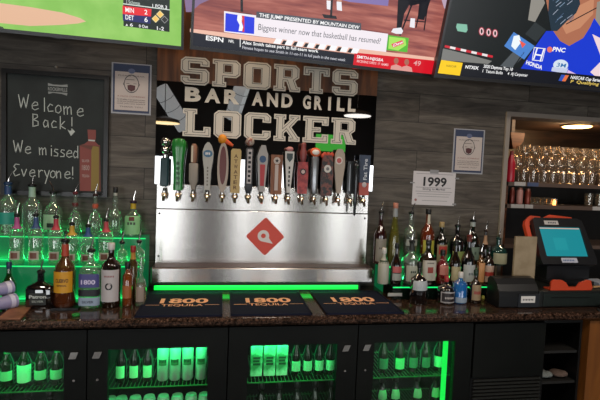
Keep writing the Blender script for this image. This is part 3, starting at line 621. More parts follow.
# 16 fat tire
t = tap(15, 'beer tap with paddle handle, blue above and red below, with white script'); mb = MB()
flatprism(mb, [(-.028, H0+.055), (.028, H0+.055), (.030, H0+.2), (-.030, H0+.2)], .022, mat('20304a', .4)); flatprism(mb, [(-.028, H0-.01), (.028, H0-.01), (.028, H0+.055), (-.028, H0+.055)], .022, mat('a83c28', .4))
hand(t, mb)
mb = MB(); put_text(mb, 'Fat Tire', -.008, H0+.07, .02, .11, mat('c8ccd2', .5), lambda u, v, d: (u, -.0565-d, v), 0, .02, True); mb.ball((0, -.055, H0+.045), .014, mat('b8aeb0', .4), sc=(1, .3, 1)); mb.build('lettering', t)
# long black tap tool hanging forward between the last two
q = at(355, 200, -.115)
t = thing('beer_tap', 'beer tap with long thin black baluster handle reaching lowest of all', 'beer tap', (q.x, -.024, TZ-.01), 'beer taps on the steel backsplash')
mb = MB(); BK = mat('14181c', .25, coat=.3)
mb.lathe([(.004, -.085), (.008, -.06), (.009, -.02), (.013, .0), (.012, .05), (.014, .12), (.018, .2), (.015, .215), (.02, .22), (.02, .228), (.016, .235), (.017, .255), (.008, .262)], BK, (0, -.09, .0), 14); mb.build('handle', t)
mb = MB(); mb.tube([(.023, 0, .0), (.02, -.04, .005), (0, -.09, .02)], .006, CHROME); mb.build('faucet', t)

# ================================================================== BAR MATS
NAVY = mat('161a2a', .85, name='navy_rubber', spec=.12); GOLD = mat('eab48c', .8, name='gold_ink', spec=.1)
def barmat(cs, label, tx0, tx1, ty):
    P = [atz(*c_, CZ) for c_ in cs]      # tl tr br bl
    Yb = min((P[0].y+P[1].y)/2, -.165); Yf = -.60; 
    xl = (P[0].x+P[3].x)/2; xr = (P[1].x+P[2].x)/2
    t = thing('bar_mat', label, 'bar mat', ((xl+xr)/2, (Yb+Yf)/2, CZ), 'navy bar mats on the counter')
    hw_ = (xr-xl)/2; hd = (Yb-Yf)/2
    mb = MB(); mb.box(-hw_, hw_, -hd, hd, 0.0005, .007, NAVY); mb.box(-hw_, hw_, -hd, -hd+.008, .007, .010, NAVY); mb.box(-hw_, hw_, hd-.008, hd, .007, .010, NAVY); mb.box(-hw_, -hw_+.008, -hd, hd, .007, .010, NAVY); mb.box(hw_-.008, hw_, -hd, hd, .007, .010, NAVY)
    mb.build('rubber_mat', t)
    mb = MB(); fn = lambda u, v, d: (u, v, .0075+d)
    put_text(mb, '1800', -.12, -.005, .25, .085, GOLD, fn, 0, .03)
    put_text(mb, 'TEQUILA', -.105, -.062, .21, .036, GOLD, fn, 0, .01)
    mb.prism([[(-.185, -.042), (-.115, -.042), (-.115, -.037), (-.185, -.037)]], fn, 0, 0, GOLD); mb.prism([[(.115, -.042), (.19, -.042), (.19, -.037), (.115, -.037)]], fn, 0, 0, GOLD)
    mb.build('lettering', t)
barmat([(148, 291), (222, 291), (223, 314), (139, 315)], 'navy bar mat with gold numerals, nearest the chalkboard side', 0, 0, 0)
barmat([(229.5, 291), (299, 291), (308.5, 312.5), (230.5, 313.5)], 'navy bar mat with gold numerals, the middle one of three', 0, 0, 0)
barmat([(311, 291), (378, 290.5), (396, 310.5), (322, 312)], 'navy bar mat with gold numerals, nearest the register side', 0, 0, 0)

# ================================================================== CHALKBOARD
s = Surf((-1.226, 0, 1.487), (1, 0, 0), (0, 0, 1)); BW, BH = .563, .70
t = thing('chalkboard', 'black framed chalkboard reading Welcome Back We missed Everyone', 'chalkboard', (-1.226+BW/2, 0, 1.487))
WD = mat('0b0b0a', .35, name='black_frame'); fnb = lambda u, v, d: (u-BW/2, -d, v)
mb = MB(); mb.prism([[(0, 0), (BW, 0), (BW, BH), (0, BH)], [(.024, .024), (.024, BH-.024), (BW-.024, BH-.024), (BW-.024, .024)]], fnb, .001, .028, WD); mb.build('frame', t, bevel=.003)
mb = MB(); SL = speckle('slate', '161c1b', '1f2625', 6, .7); mb.prism([[(.022, .022), (BW-.022, .022), (BW-.022, BH-.022), (.022, BH-.022)]], fnb, .002, .012, SL); mb.build('slate', t)
sb = Surf((-1.226+BW/2, -.0126, 1.487), (1, 0, 0), (0, 0, 1)); OFF = Vector((-1.226+BW/2, 0, 1.487))
ck = MB(); CH = mat('c0c6c0', .9, name='chalk')
LT = {'W': [[(0, 1), (.25, 0), (.5, .8), (.75, 0), (1, 1)]], 'e': [[(0, .3), (.6, .36), (.55, .55), (.3, .6), (.05, .4), (.05, .12), (.3, 0), (.65, .1)]], 'l': [[(.2, 1), (.2, 0)]], 'c': [[(.55, .5), (.3, .6), (.05, .35), (.15, .05), (.6, .08)]],
 'o': [[(.3, .6), (.05, .4), (.08, .1), (.35, 0), (.6, .2), (.55, .5), (.3, .6)]], 'm': [[(0, .6), (.05, 0)], [(.05, .4), (.25, .6), (.35, .5), (.37, 0)], [(.37, .4), (.6, .6), (.72, .5), (.75, 0)]], 'B': [[(.05, 1), (.05, 0)], [(.0, 1), (.5, .95), (.55, .75), (.1, .55), (.6, .4), (.6, .1), (0, 0)]],
 'a': [[(.55, .5), (.25, .6), (.05, .3), (.2, 0), (.5, .15), (.55, .55), (.6, 0)]], 'k': [[(.1, 1), (.1, 0)], [(.55, .6), (.12, .25), (.65, 0)]], '!': [[(.2, 1), (.2, .3)], [(.17, .08), (.2, 0), (.25, .06)]], 'i': [[(.2, .6), (.2, 0)], [(.18, .8), (.22, .84)]],
 's': [[(.5, .55), (.2, .6), (.1, .42), (.5, .22), (.45, .02), (.05, .03)]], 'd': [[(.55, 1), (.55, 0)], [(.55, .45), (.25, .6), (.05, .3), (.2, 0), (.55, .15)]], 'E': [[(.75, .95), (.35, 1), (.15, .8), (.4, .58), (.1, .3), (.3, 0), (.8, .15)]], 'v': [[(0, .6), (.25, 0), (.55, .6)]],
 'r': [[(.1, .6), (.12, 0)], [(.12, .4), (.35, .6), (.55, .55)]], 'y': [[(.05, .6), (.3, .1)], [(.6, .6), (.15, -.5)]], 'n': [[(.05, .6), (.08, 0)], [(.08, .4), (.35, .6), (.5, .45), (.52, 0)]]}
def chalk_line(k):
    k.v = [tuple(Vector(v)-OFF) for v in k.v]; k.build('chalk_lettering', t); return MB()
def scribble(st, p0, p1, hpx, spr, thick=.0046):
    n = len(st)
    for i, ch in enumerate(st):
        if ch == ' ': continue
        f0 = spr[i]; bx = p0[0]+(p1[0]-p0[0])*f0; by = p0[1]+(p1[1]-p0[1])*f0; wd = hpx*.75
        for pl in LT[ch]:
            # smooth the stroke
            pts = [(bx+x*wd, by-y*hpx) for x, y in pl]
            sb.strip(ck, pts, thick, CH, 1)
scribble('Welcome', (18.5, 108), (85, 117.5), 13.5, [0, .2, .36, .43, .55, .68, .88])
ck = chalk_line(ck)
scribble('Back!', (32.5, 126.5), (72, 130), 12.5, [0, .26, .47, .68, .95])
ck = chalk_line(ck)
sb.poly(ck, [(67.5, 129.5), (70, 131), (73, 129.5), (75, 131.5), (71, 136)], CH, 1)
scribble('We missed', (13.5, 152.5), (78, 158.5), 12, [0, .18, .3, .40, .56, .62, .72, .82, .92])
ck = chalk_line(ck)
scribble('Everyone!', (12.5, 176), (73, 179), 12, [0, .15, .28, .42, .52, .62, .72, .86, .965])
ck.v = [tuple(Vector(v)-OFF) for v in ck.v]; ck.build('chalk_lettering', t); ck = MB()
CB1, CB2, CB3 = mat('8a4f4a', .9), mat('8f7a45', .9), mat('6f4a42', .9)
sb.poly(ck, [(79.5, 145.5), (83, 144), (91, 145), (100, 145), (101, 191.5), (79.5, 191)], CB3, 1); sb.poly(ck, [(80, 146), (91.5, 150), (91, 191), (80, 191)], CB1, 2); sb.poly(ck, [(91.5, 150), (93, 146), (99, 147), (99, 190), (91, 191)], CB2, 2)
sb.poly(ck, [(87.5, 129.5), (96, 130), (96, 137.5), (95, 141.5), (99.5, 146), (83, 145), (88.3, 141)], CB1, 3); sb.poly(ck, [(88.5, 139.5), (95, 140), (95, 141.5), (88.5, 141)], CH, 4)
sb.text(ck, '1800', (82, 170), (89.5, 170.2), 5, mat('b09a94', .9), 4); sb.text(ck, 'SILVER', (82, 162), (89.5, 162.2), 2.6, mat('b09a94', .9), 4); sb.text(ck, 'TEQUILA', (82, 177), (89.5, 177.2), 2.6, mat('b09a94', .9), 4)
ck.v = [tuple(Vector(v)-OFF) for v in ck.v]; ck.build('chalk_bottle_drawing', t); ck = MB()
PL = mat('8c8f8c', .6); sb.poly(ck, [(48, 83), (53, 84.5), (62, 85), (67.5, 84.5), (67.8, 87.2), (48, 85.7)], PL, 1); sb.poly(ck, [(48, 91.5), (67.5, 93), (67, 95.7), (62, 94), (53, 92.8), (48.5, 94)], PL, 1); sb.text(ck, 'ROCKERVILLE', (48, 90.2), (67.3, 91.8), 3.4, PL, 2, .03)
sb.strip(ck, [(24, 191.4), (78, 192.3)], .0022, mat('6a5f5c', .8), 1)
ck.v = [tuple(Vector(v)-OFF) for v in ck.v]; ck.build('maker_mark', t)
q = at(55.5, 66.8, -.012); o = MB().ball((0, 0, 0), .007, mat('a09c94', .3, .6)).build('wall_hook', loc=(q.x, -.006, q.z)); tag(o, 'small pale hook on the wall above the chalkboard', 'hook')

# ================================================================== POSTERS, SHEET
def poster(x0, z0, W_, H_, label, rot=0):
    t = thing('poster', label, 'poster', (x0+W_/2, -.001, z0)); t.rotation_euler = (0, rot, 0)
    fn = lambda u, v, d: (u-W_/2, -d-.0005, v); NV = mat('2a3654', .45, name='navy_print'); PK = mat('c2b5ae', .5, name='poster_paper')
    mb = MB(); mb.prism([[(0, 0), (W_, 0), (W_, H_), (0, H_)]], fn, 0, .003, mat('a4a4aa', .3))
    R_ = lambda a, b_, c_, d_, m__, l: mb.prism([[(a*W_, c_*H_), (b_*W_, c_*H_), (b_*W_, d_*H_), (a*W_, d_*H_)]], fn, .003+l*.0004, .003+l*.0004, m__)
    R_(.04, .96, .03, .98, NV, 1); R_(.085, .925, .075, .83, PK, 2)
    cx, cz = .5*W_, .60*H_
    sh = [((.5+.09*math.cos(a))*W_, (.85+.05*math.sin(a))*H_) for a in [k*math.pi/6 for k in range(12)]]; mb.prism([sh], fn, .0042, .0042, mat('5b6484', .5))
    head = lambda r, k=1: [(cx+r*W_*.19*math.cos(a), cz+r*W_*.24*math.sin(a)*k) for a in [j*math.pi/10 for j in range(20)]]
    mb.prism([head(1.0)], fn, .0042, .0042, mat('4a4a4c', .5)); mb.prism([head(.9)], fn, .0046, .0046, mat('bdb1aa', .5))
    for sx_ in (-1, 1): mb.prism([[(cx+sx_*.19*W_+.02*W_*math.cos(a), cz-.01*H_+.03*H_*math.sin(a)) for a in [j*math.pi/4 for j in range(8)]]], fn, .0046, .0046, mat('6a6460', .5))
    ST = mat('4a4643', .5)
    for a, b_, c_, d_ in ((.37, .45, .598, .608), (.55, .63, .598, .608), (.36, .58, .675, .685)): R_(a, b_, c_, d_, ST, 5)
    msk = [(cx-.1*W_, cz-.035*H_), (cx-.02*W_, cz-.02*H_), (cx+.1*W_, cz-.035*H_), (cx+.09*W_, cz-.12*H_), (cx, cz-.155*H_), (cx-.09*W_, cz-.12*H_)]
    mb.prism([msk], fn, .0056, .0056, mat('4f2326', .5))
    for st, v, m__ in (('PLEASE WEAR', .74, ST), ('A FACE COVERING', .335, mat('8a4a44', .5)), ('for the safety of our guests and team', .275, ST), ('we ask that you keep your mask on', .235, ST), ('until you are seated', .195, ST), ('THANK YOU', .13, ST)):
        ww = min(.7, .042*len(st)+.2); put_text(mb, st, (.5-ww/2)*W_, v*H_, ww*W_, .026*H_, m__, fn, .0050, .0)
    mb.build('printed_sheet', t); return t
poster(-.654, 1.978, .222, .293, 'navy bordered face mask poster beside the chalkboard')
poster(1.502, 1.714, .223, .297, 'navy bordered face mask poster above the 1999 notice')
p = Surf((1.232, 0, 1.497), (1, 0, 0), (0, 0, 1)); t = thing('paper_notice', 'white paper notice printed 1999 taped to the wood wall', 'notice', (1.232, -.001, 1.497), None); t.rotation_euler = (0, math.radians(.4), 0)
fn = lambda u, v, d: (u, -d-.0005, v); mb = MB(); mb.prism([[(0, 0), (.30, 0), (.30, .222), (0, .222)]], fn, 0, .0015, PAPER)
put_text(mb, '1999', .072, .128, .165, .058, INK, fn, .0019, .03); put_text(mb, 'Saving to Market', .07, .10, .16, .014, mat('4a4a50', .6), fn, .0019, .01)
for v, a, b_ in ((.205, .02, .28), (.115, .02, .27), (.088, .02, .28), (.072, .03, .27), (.056, .04, .26), (.028, .07, .25)): mb.prism([[(a, v), (b_, v), (b_, v+.0025), (a, v+.0025)]], fn, .0019, .0019, mat('77757a', .6))
mb.prism([[(.025+.009*math.cos(k), .032+.009*math.sin(k)) for k in [j*.63 for j in range(10)]]], fn, .0019, .0019, mat('9a6a66', .6)); mb.build('printed_sheet', t)
TP = mat('8f8f90', .25, name='tape')
for a, b_, c_, d_ in ((.115, .175, .21, .235), (-.02, .012, .14, .148), (.288, .315, .005, .017), (.296, .325, .18, .19)): mb = MB(); mb.prism([[(a, c_), (b_, c_), (b_, d_), (a, d_)]], fn, .0012, .0024, TP); mb.build('tape', t)
for o_ in list(bpy.data.objects):     # the slender handles stand 0.22 m tall above their faucets
    if o_.parent and o_.parent.name.startswith('beer_tap') and 'baluster' not in o_.parent['label'] and o_.name.split('.')[0] not in ('faucet', 'flange'):
        for v_ in o_.data.vertices: v_.co.z = H0-.012+(v_.co.z-H0+.012)*1.2; v_.co.x *= 1.13
#PART2
# ================================================================== COOLERS UNDER THE COUNTER
KICK = mat('080908', .6, name='dark_interior'); WIRE = mat('1d6b3a', .4, .3, name='green_wire'); DOORGL = glass('f0f4f0', .004, .03, name='door_glass', mx_=.25)
INNER = mat('040806', .8, name='cooler_liner')
def cooler(x0, x1, gx0, gx1, label, hside, lights, barside=None):
    t = thing('back_bar_cooler', label, 'cooler', ((x0+x1)/2, -.30, 0), 'glass door coolers under the counter')
    cx = (x0+x1)/2; L = lambda x: x-cx; D = lambda y: y+.30
    mb = MB(); z0, z1 = .10, .9
    a, b = x0+.003, x1-.003
    mb.box(L(a), L(a+.03), D(-.56), D(-.03), z0, z1, INNER); mb.box(L(b-.03), L(b), D(-.56), D(-.03), z0, z1, INNER)
    mb.box(L(a+.03), L(b-.03), D(-.56), D(-.03), .85, z1, INNER); mb.box(L(a+.03), L(b-.03), D(-.56), D(-.03), z0, .14, INNER); mb.box(L(a+.03), L(b-.03), D(-.06), D(-.03), .14, .85, INNER)
    mb.box(L(a), L(b), D(-.54), D(-.05), 0, z0, FRIDGE); mb.build('cabinet', t)
    d = thing('door', None, None); d.parent = t
    fn = lambda u, v, dd: (L(u), D(-.565-dd), v)
    mb = MB(); mb.prism([[(a, .12), (b, .12), (b, .90), (a, .90)], [(gx0, .20), (gx0, .803), (gx1, .803), (gx1, .20)]], fn, .0, .035, FRIDGE); fr = mb.build('door', t, bevel=.003); bpy.data.objects.remove(d)
    mb = MB(); mb.prism([[(gx0+.001, .201), (gx1-.001, .201), (gx1-.001, .802), (gx0+.001, .802)]], fn, .012, .016, DOORGL); mb.build('door_glass', fr)
    hx = gx1+.045 if hside > 0 else gx0-.045
    mb = MB(); mb.prism([[(hx-.022, .768), (hx+.010, .768), (hx+.022, .80), (hx-.010, .80)]], fn, .035, .05, CHROME); mb.build('handle', fr)
    mb = MB(); lk = mb.lathe([(.006, 0), (.006, .004)], CHROME, (L(hx), D(-.60), .66), 10, ax=Matrix.Rotation(math.radians(90), 4, 'X')); mb.build('lock', fr)
    # wire shelf
    for k, sz in enumerate((.585, .34)):
        mb = MB(); mb.tube([(L(a+.035), D(-.54), sz), (L(b-.035), D(-.54), sz)], .0035, WIRE, 6); mb.tube([(L(a+.035), D(-.20), sz), (L(b-.035), D(-.20), sz)], .003, WIRE, 6)
        n_ = 30
        for i in range(n_): x = a+.045+(b-a-.09)*i/(n_-1); mb.tube([(L(x), D(-.545), sz+.002), (L(x), D(-.18), sz+.002)], .0018, WIRE, 5)
        mb.build('wire_shelf', t)
    LE = mat('04200c', .4, 0, '10f050', 1.2, name='cooler_led')
    for sx_ in lights:
        x = gx1-.042; mb = MB(); mb.box(L(x), L(x+.028), D(-.552), D(-.546), .16, .84, LE); mb.build('led_strip', t)
    lo = area('cooler_green_light', (cx, -.5, .83), (38, 0, 0), (b-a)*.8, .03, 3.2, (.03, 1, .32)); lo.parent = t; lo.location = (0, D(-.545), .835)
    lo = area('cooler_green_light', (0, 0, 0), (90, 0, 0), (b-a)*.8, .4, .35, (.03, 1, .3)); lo.parent = t; lo.location = (0, D(-.075), .6); lo.rotation_euler = (math.radians(-90), 0, 0)
    return t
cooler(-1.262, -.605, -1.17, -.706, 'black glass door cooler lit green, below the chalkboard end of the counter', 1, [])
cooler(-.605, .050, -.512, -.046, 'black glass door cooler lit green, holding tall bright cans beside dark bottles', -1, [])
cooler(.050, .715, .150, .606, 'black glass door cooler lit green, holding three printed cartons beside bottles', 1, [])
cooler(.715, 1.366, .806, 1.262, 'black glass door cooler with a vertical green light strip inside its door edge', -1, [1])
cooler(-1.92, -1.262, -1.83, -1.36, 'black glass door cooler at the far end, mostly outside the view', 1, []) if False else None
# compressor panel
t = thing('equipment_panel', 'plain black cabinet panel with a louvered grille at its foot, beside the coolers', 'cabinet', (1.59, -.3, 0))
box(-.222, .222, -.27, .27, 0, .9, FRIDGE).build('cabinet', t)
box(-.215, .215, -.30, -.27, .592, .895, FRIDGE).build('front_panel', t, bevel=.003)
mb = MB(); GRI = mat('22221e', .45, .3); mb.box(-.215, .215, -.285, -.27, .1, .585, BLACKP)
for i in range(24): mb.box(-.205, .205, -.300, -.284, .11+i*.02, .121+i*.02, GRI)
mb.build('louver_grille', t)
# open rack at the end
t = thing('storage_rack', 'dark open storage rack at the counter end with odds and ends inside', 'rack', (1.94, -.3, 0))
mb = MB(); mb.box(-.125, -.11, -.27, .27, 0, .9, BLACKP); mb.box(.11, .125, -.27, .27, 0, .9, BLACKP); mb.box(-.11, .11, .25, .27, 0, .9, BLACKP); mb.box(-.11, .11, -.27, .27, .88, .9, BLACKP); mb.build('frame', t)
for z in (.52, .70): box(-.11, .11, -.26, .25, z, z+.015, mat('1b1a18', .5)).build('shelf', t)
for i, (x, z, c, lb) in enumerate(((-.055, .535, '6b6f6c', 'grey crumpled cloth lying on the lower shelf of the end rack'), (.045, .535, '54433a', 'brown folded cloth lying on the lower shelf of the end rack'))):
    mb = MB(); mb.ball((0, 0, .018), .045, mat(c, .8), sc=(1, 1, .4)); mb.ball((.02, -.02, .022), .025, mat(c, .8), sc=(1, 1, .7)); o = mb.build('bar_cloth', loc=(1.94+x, -.50, z+.002)); tag(o, lb, 'cloth')
struct(box(2.085, 2.4, -.60, -.02, 0, .9, brown_wood('orange_brown_wood', ('5a3214', '744418', '8a5522'), (10, 10, 1.4))), 'trim_3')

# ================================================================== BOTTLES
PROF = {'std': [(.93, 0), (1, .02), (1, .56), (.86, .64), (.45, .73), (.31, .79), (.29, .97), (.33, .975), (.33, 1)],
 'tall': [(.93, 0), (1, .02), (1, .66), (.82, .72), (.42, .78), (.30, .82), (.29, 1)],
 'squat': [(.95, 0), (1, .03), (1, .52), (.88, .62), (.45, .70), (.24, .75), (.22, 1)],
 'long': [(.93, 0), (1, .02), (1, .48), (.8, .58), (.42, .70), (.32, .8), (.30, 1)],
 'cone': [(1, 0), (1, .03), (.85, .35), (.55, .62), (.34, .78), (.30, 1)],
 'ball': [(.8, 0), (1, .12), (1, .35), (.75, .5), (.3, .6), (.26, .66), (.42, .72), (.42, .78), (.24, .84), (.24, 1)],
 'slim': [(.9, 0), (1, .02), (1, .72), (.6, .80), (.45, .84), (.45, 1)],
 'beer': [(.93, 0), (1, .02), (1, .56), (.8, .66), (.45, .80), (.42, .97), (.47, .975), (.47, 1)],
 'can': [(.85, 0), (1, .04), (1, .92), (.86, .98), (.86, 1)], 'canister': [(1, 0), (1, 1)]}
def rad(pr, f):
    for (a, z), (b, y) in zip(pr, pr[1:]):
        if z <= f <= y: return a+(b-a)*(f-z)/max(1e-6, y-z)
    return pr[-1][0]
def sq_q(a, sq):
    if not sq: return 1
    return 1/((abs(math.cos(a))**(2+sq*8)+abs(math.sin(a))**(2+sq*8))**(1/(2+sq*8)))
def label_patch(mb, pr, R, hb, z0, z1, half, mt, sq=0, dep=1, cen=0, off=.0012, shape=None):
    n = 12; k = max(2, int((z1-z0)/.06)+1)
    vs = []; fs = []
    for j in range(k+1):
        f = z0+(z1-z0)*j/k; r_ = rad(pr, f)*R
        hh = half
        for i in range(n+1):
            a = -math.pi/2+cen+math.radians(hh)*(2*i/n-1); q = sq_q(a, sq)
            vs.append(((r_*q+off)*math.cos(a), (r_*q+off)*math.sin(a)*dep-(.001 if dep < 1 else 0), f*hb))
    for j in range(k):
        for i in range(n): fs.append((j*(n+1)+i, j*(n+1)+i+1, (j+1)*(n+1)+i+1, (j+1)*(n+1)+i))
    mb.add(vs, fs, mt, True)
def make_bottle(t, style, R, H, gl, liq=None, fill=.6, cap='black', labels=(), texts=(), sq=0, dep=1.0, capcol=None, rough=.05):
    pr = PROF[style]; spout = cap.startswith('spout'); hb = H-.068 if spout else H-.012
    n = 20; mb = MB(); mb.lathe([(a*R, z*hb) for a, z in pr], gl, (0, 0, 0), n, sq, dep); mb.build('glass_body' if style not in ('can', 'canister') else 'can_body', t)
    if liq:
        P = [(max(.002, a*R-.004), max(.006, z*hb)) for a, z in pr if z < fill]+[(max(.002, rad(pr, fill)*R-.004), fill*hb)]
        MB().lathe(P, liq, (0, 0, 0), n, sq, dep).build('liquid', t)
    if labels:
        for j, (z0, z1, half, c, *_) in enumerate(labels):
            mb = MB(); label_patch(mb, pr, R, hb, z0, z1, half, mat(c, .5), sq, dep, off=.0010+.0005*j)
            for (st, tz, th, tw, tc) in [x for x in texts if x[0] and z0 <= x[1] <= z1]:
                r_ = rad(pr, tz)*R
                def fnl(u, v, d, r_=r_):
                    a = -math.pi/2+u/r_; q = sq_q(a, sq); o_ = .0016+.0005*j
                    return ((r_*q+o_)*math.cos(a), (r_*q+o_)*math.sin(a)*dep-(.0022 if dep < 1 else 0), v)
                put_text(mb, st, -tw/2, tz*hb, tw, th, mat(tc, .5), fnl, 0, .03)
            mb.build('neck_label' if z0 > .72 else 'label', t)
    nr = pr[-1][0]*R
    if spout:
        cc = mat(capcol or '0d0d0d', .4); mb = MB(); mb.lathe([(nr+.002, 0), (nr+.004, .004), (nr+.004, .012), (nr*.7, .018)], cc, (0, 0, hb-.004), 14); pm = mb.build('pourer', t)
        lean = {'spout': .006, 'spoutl': -.012, 'spoutr': .012}[cap]
        MB().tube([(0, 0, hb+.010), (lean*.3, 0, hb+.032), (lean, 0, hb+.050), (lean*1.8, 0, hb+.068)], [.0045, .004, .0035, .0028], CHROME, 8).build('spout_tube', pm)
    elif cap != 'none':
        cc = mat(capcol or {'black': '101010', 'white': 'c8c6c0', 'red': '8c1c1c', 'cork': 'b08c5c', 'cream': 'a08a5c'}.get(cap, '101010'), .4)
        ch = .034; mb = MB(); mb.lathe([(nr+.0015, 0), (nr+.003, .003), (nr+.003, ch-.003), (nr+.001, ch)], cc, (0, 0, H-ch), 14); mb.build('cap', t)
def bottle(px, base_z, ytop, wpx, Y, label, name='liquor_bottle', cat='bottle', group=None, ymid=None, rz=0, **kw):
    p = at(px, ytop, Y); zt = p.z; zm = (zt+base_z)/2
    # x at mid height under this pixel column
    pm = at(px, ymid if ymid else ytop+25, Y); R = wpx/2*((pm-CP).dot(cf))/FPX
    t = thing(name, label, cat, (pm.x, Y, base_z+.0008), group, rz)
    if 'dep' in kw and kw['dep'] < 1: pass
    make_bottle(t, kw.pop('style'), R, zt-base_z, kw.pop('gl'), **kw); return t

DKG = glass('1c2418', .06, .05, name='dark_green_glass', op=.75, body='0c140c'); BRG = glass('3a1c10', .06, .05, name='brown_glass', op=.6, body='1c0e08'); BLG = glass('101214', .06, .05, name='black_glass', op=.9, body='0a0a0c')
TEAL = mat('1f8a78', .4); CLR2 = glass('eef6f0', .06, .03, name='clear_glass', op=.10, body='c4d8c8'); BLUEG = glass('4a94e0', .06, .05, name='blue_glass', op=.45, body='2a86d0')
LQ = lambda c: mat(c, .15, name='liquor')
WATER = glass('e6f4ea', .03, .02, name='clear_liquor'); FROST = glass('a8c0b0', .05, .3, name='frosted_glass', op=.35, body='8aa894')
# ---- risers
def acrylic(c, e, s_): return mat(c, .15, 0, e, s_, name='lit_acrylic')
ACR = acrylic('1a5a3a', '10a060', .20); GEDGE = mat('063015', .3, 0, '18f078', 1.0, name='lit_acrylic_edge')
DACR = mat('0a1610', .15, name='dark_acrylic')
X0L, X1L = -1.60, -.425
t = thing('bottle_riser', 'green lit acrylic bottle riser with two steps below the chalkboard', 'bottle riser', ((X0L+X1L)/2, -.15, CZ)); cx = (X0L+X1L)/2; hw_ = (X1L-X0L)/2
ZT, ZM = 1.268, 1.135
box(-hw_, hw_, .01, .147, .0, ZT-CZ, ACR).build('upper_step', t)
box(-hw_, hw_, -.13, .01, .0, ZM-CZ, ACR).build('lower_step', t)
for nm, y, z in (('upper_led', .01, ZM-CZ+.001), ('lower_led', -.13, .002)):
    box(-hw_, hw_, y-.004, y, z, z+.008, GEDGE).build(nm, t)
for nm, y, z in (('upper_edge', .01, ZT-CZ-.006), ('lower_edge', -.13, ZM-CZ-.006)):
    box(-hw_, hw_, y-.003, y, z, z+.006, GEDGE).build(nm, t)
ACRD = acrylic('123a28', '10a060', .20)
X0R, X1R = 1.0, 1.60; ZR1, ZR2 = 1.030, 1.118
t = thing('bottle_riser', 'green lit acrylic bottle riser with two steps between the taps and the register', 'bottle riser', ((X0R+X1R)/2, -.17, CZ)); hw_ = (X1R-X0R)/2; cxr = (X0R+X1R)/2
box(-hw_, hw_, .0, .165, 0, ZR2-CZ, ACRD).build('upper_step', t)
box(-hw_, hw_, -.16, 0, 0, ZR1-CZ, DACR).build('lower_step', t)
box(-hw_, hw_, -.004, 0, ZR2-CZ-.008, ZR2-CZ, GEDGE).build('upper_edge', t); box(-hw_, hw_, -.165, -.16, ZR1-CZ-.006, ZR1-CZ, GEDGE).build('lower_edge', t)
for a, b_ in ((388, 402), (413.5, 424)):
    q0 = at(a, 294.5, -.335); q1 = at(b_, 294.5, -.335); box(q0.x-cxr, q1.x-cxr, -.1665, -.1605, q0.z-CZ-.010, q0.z-CZ+.008, mat('a5a5a0', .5)).build('price_plate', t)
area('riser_green_light', (cx, -.30, CZ+.01), (150, 0, 0), 1.1, .02, .55, (.05, 1, .25)); area('riser_green_light', (cxr, -.18, ZR1+.012), (180, 0, 0), .5, .02, .6, (.05, 1, .25)); area('riser_green_light', (cx, -.155, ZM+.012), (180, 0, 0), 1.1, .02, .8, (.05, 1, .25)); area('riser_green_light', (cx, -.02, ZT+.01), (180, 0, 0), 1.1, .02, .55, (.05, 1, .25)); area('riser_green_light', (cxr, -.02, ZR2+.01), (180, 0, 0), .55, .02, .3, (.05, 1, .25))

# ---- left, upper step
Y1, Y2, Y3 = -.075, -.225, -.40
up = dict(ymid=225)
bottle(8, ZT, 172, 19, Y1, 'large clear bottle with blue capped neck at the chalkboard corner', style='std', gl=CLR2, liq=WATER, fill=.55, cap='spoutr', capcol='1d3556', labels=[(.22, .45, 55, '1f8a78'), (.80, .97, 180, '24406a')], **up)
bottle(32, ZT, 174, 19, Y1, 'large clear bottle with long frosted glass neck', style='std', gl=CLR2, liq=WATER, fill=.5, cap='spout', labels=[(.78, .99, 180, '8fae9c')], **up)
bottle(53, ZT, 181, 17, Y1, 'clear bottle with pale green label and black pourer', style='std', gl=CLR2, liq=WATER, fill=.5, cap='spoutl', labels=[(.15, .50, 60, '9cc8a0'), (.2, .3, 20, '203028')], **up)
bottle(75, ZT, 182, 13, Y1, 'clear bottle with dark red neck ball behind the yellow sleeved bottle', style='ball', gl=CLR2, liq=WATER, fill=.35, cap='spoutr', capcol='5a1420', labels=[(.70, .79, 180, '5e1418')], **up)
bottle(95, ZT, 184, 14, Y1, 'clear bottle with bright orange neck ball', style='ball', gl=CLR2, liq=WATER, fill=.35, cap='spout', capcol='2a1010', labels=[(.69, .80, 180, 'c4421c')], **up)
bottle(115, ZT, 187, 14, Y1, 'slim clear decanter with black cap over a glass ball', style='ball', gl=CLR2, liq=WATER, fill=.4, cap='black', labels=[(.86, .93, 180, 'a8aaa0')], **up)
bottle(133, ZT, 191, 16, Y1, 'white rum bottle with yellow neck band and pale green label', style='std', gl=CLR2, liq=WATER, fill=.5, cap='spout', capcol='2a1830', labels=[(.08, .62, 62, '84bc84'), (.82, .98, 180, 'b89a20'), (.48, .60, 18, '5a2418')], texts=[('RUM', .36, .016, .05, '3a4a38')], **up)
# ---- left, lower step: slim bottles with square emblems
for i, (xn, c, cn, yt) in enumerate(((17, 'a0487e', 'pink', 203), (36, '2c4470', 'blue', 203), (56, 'a83040', 'red', 205), (72, 'b8902a', 'yellow', 212), (88, '24447c', 'deep blue', 214), (106, 'a83c44', 'pale red', 208))):
    lab = 'slim clear bottle with %s neck sleeve and square emblem on the lower lit step' % cn
    b_ = bottle(xn, ZM, yt, 14, Y2, lab, style='tall', gl=CLR2, liq=WATER, fill=.5, cap='spout', group='sleeved flavoured bottles on the lower lit step', labels=[(.74, .97, 180, c), (.10, .28, 40, 'a9a896'), (.13, .25, 24, '6a4234')], ymid=235)
bottle(122, ZM, 231, 11, Y2, 'small clear bottle with black pourer below the slim decanter', style='std', gl=CLR2, liq=WATER, fill=.4, cap='spout', ymid=250)
bottle(139, ZM, 230, 11, Y2-.02, 'small clear bottle with black pourer at the riser end', style='std', gl=CLR2, liq=WATER, fill=.4, cap='spout', ymid=250)
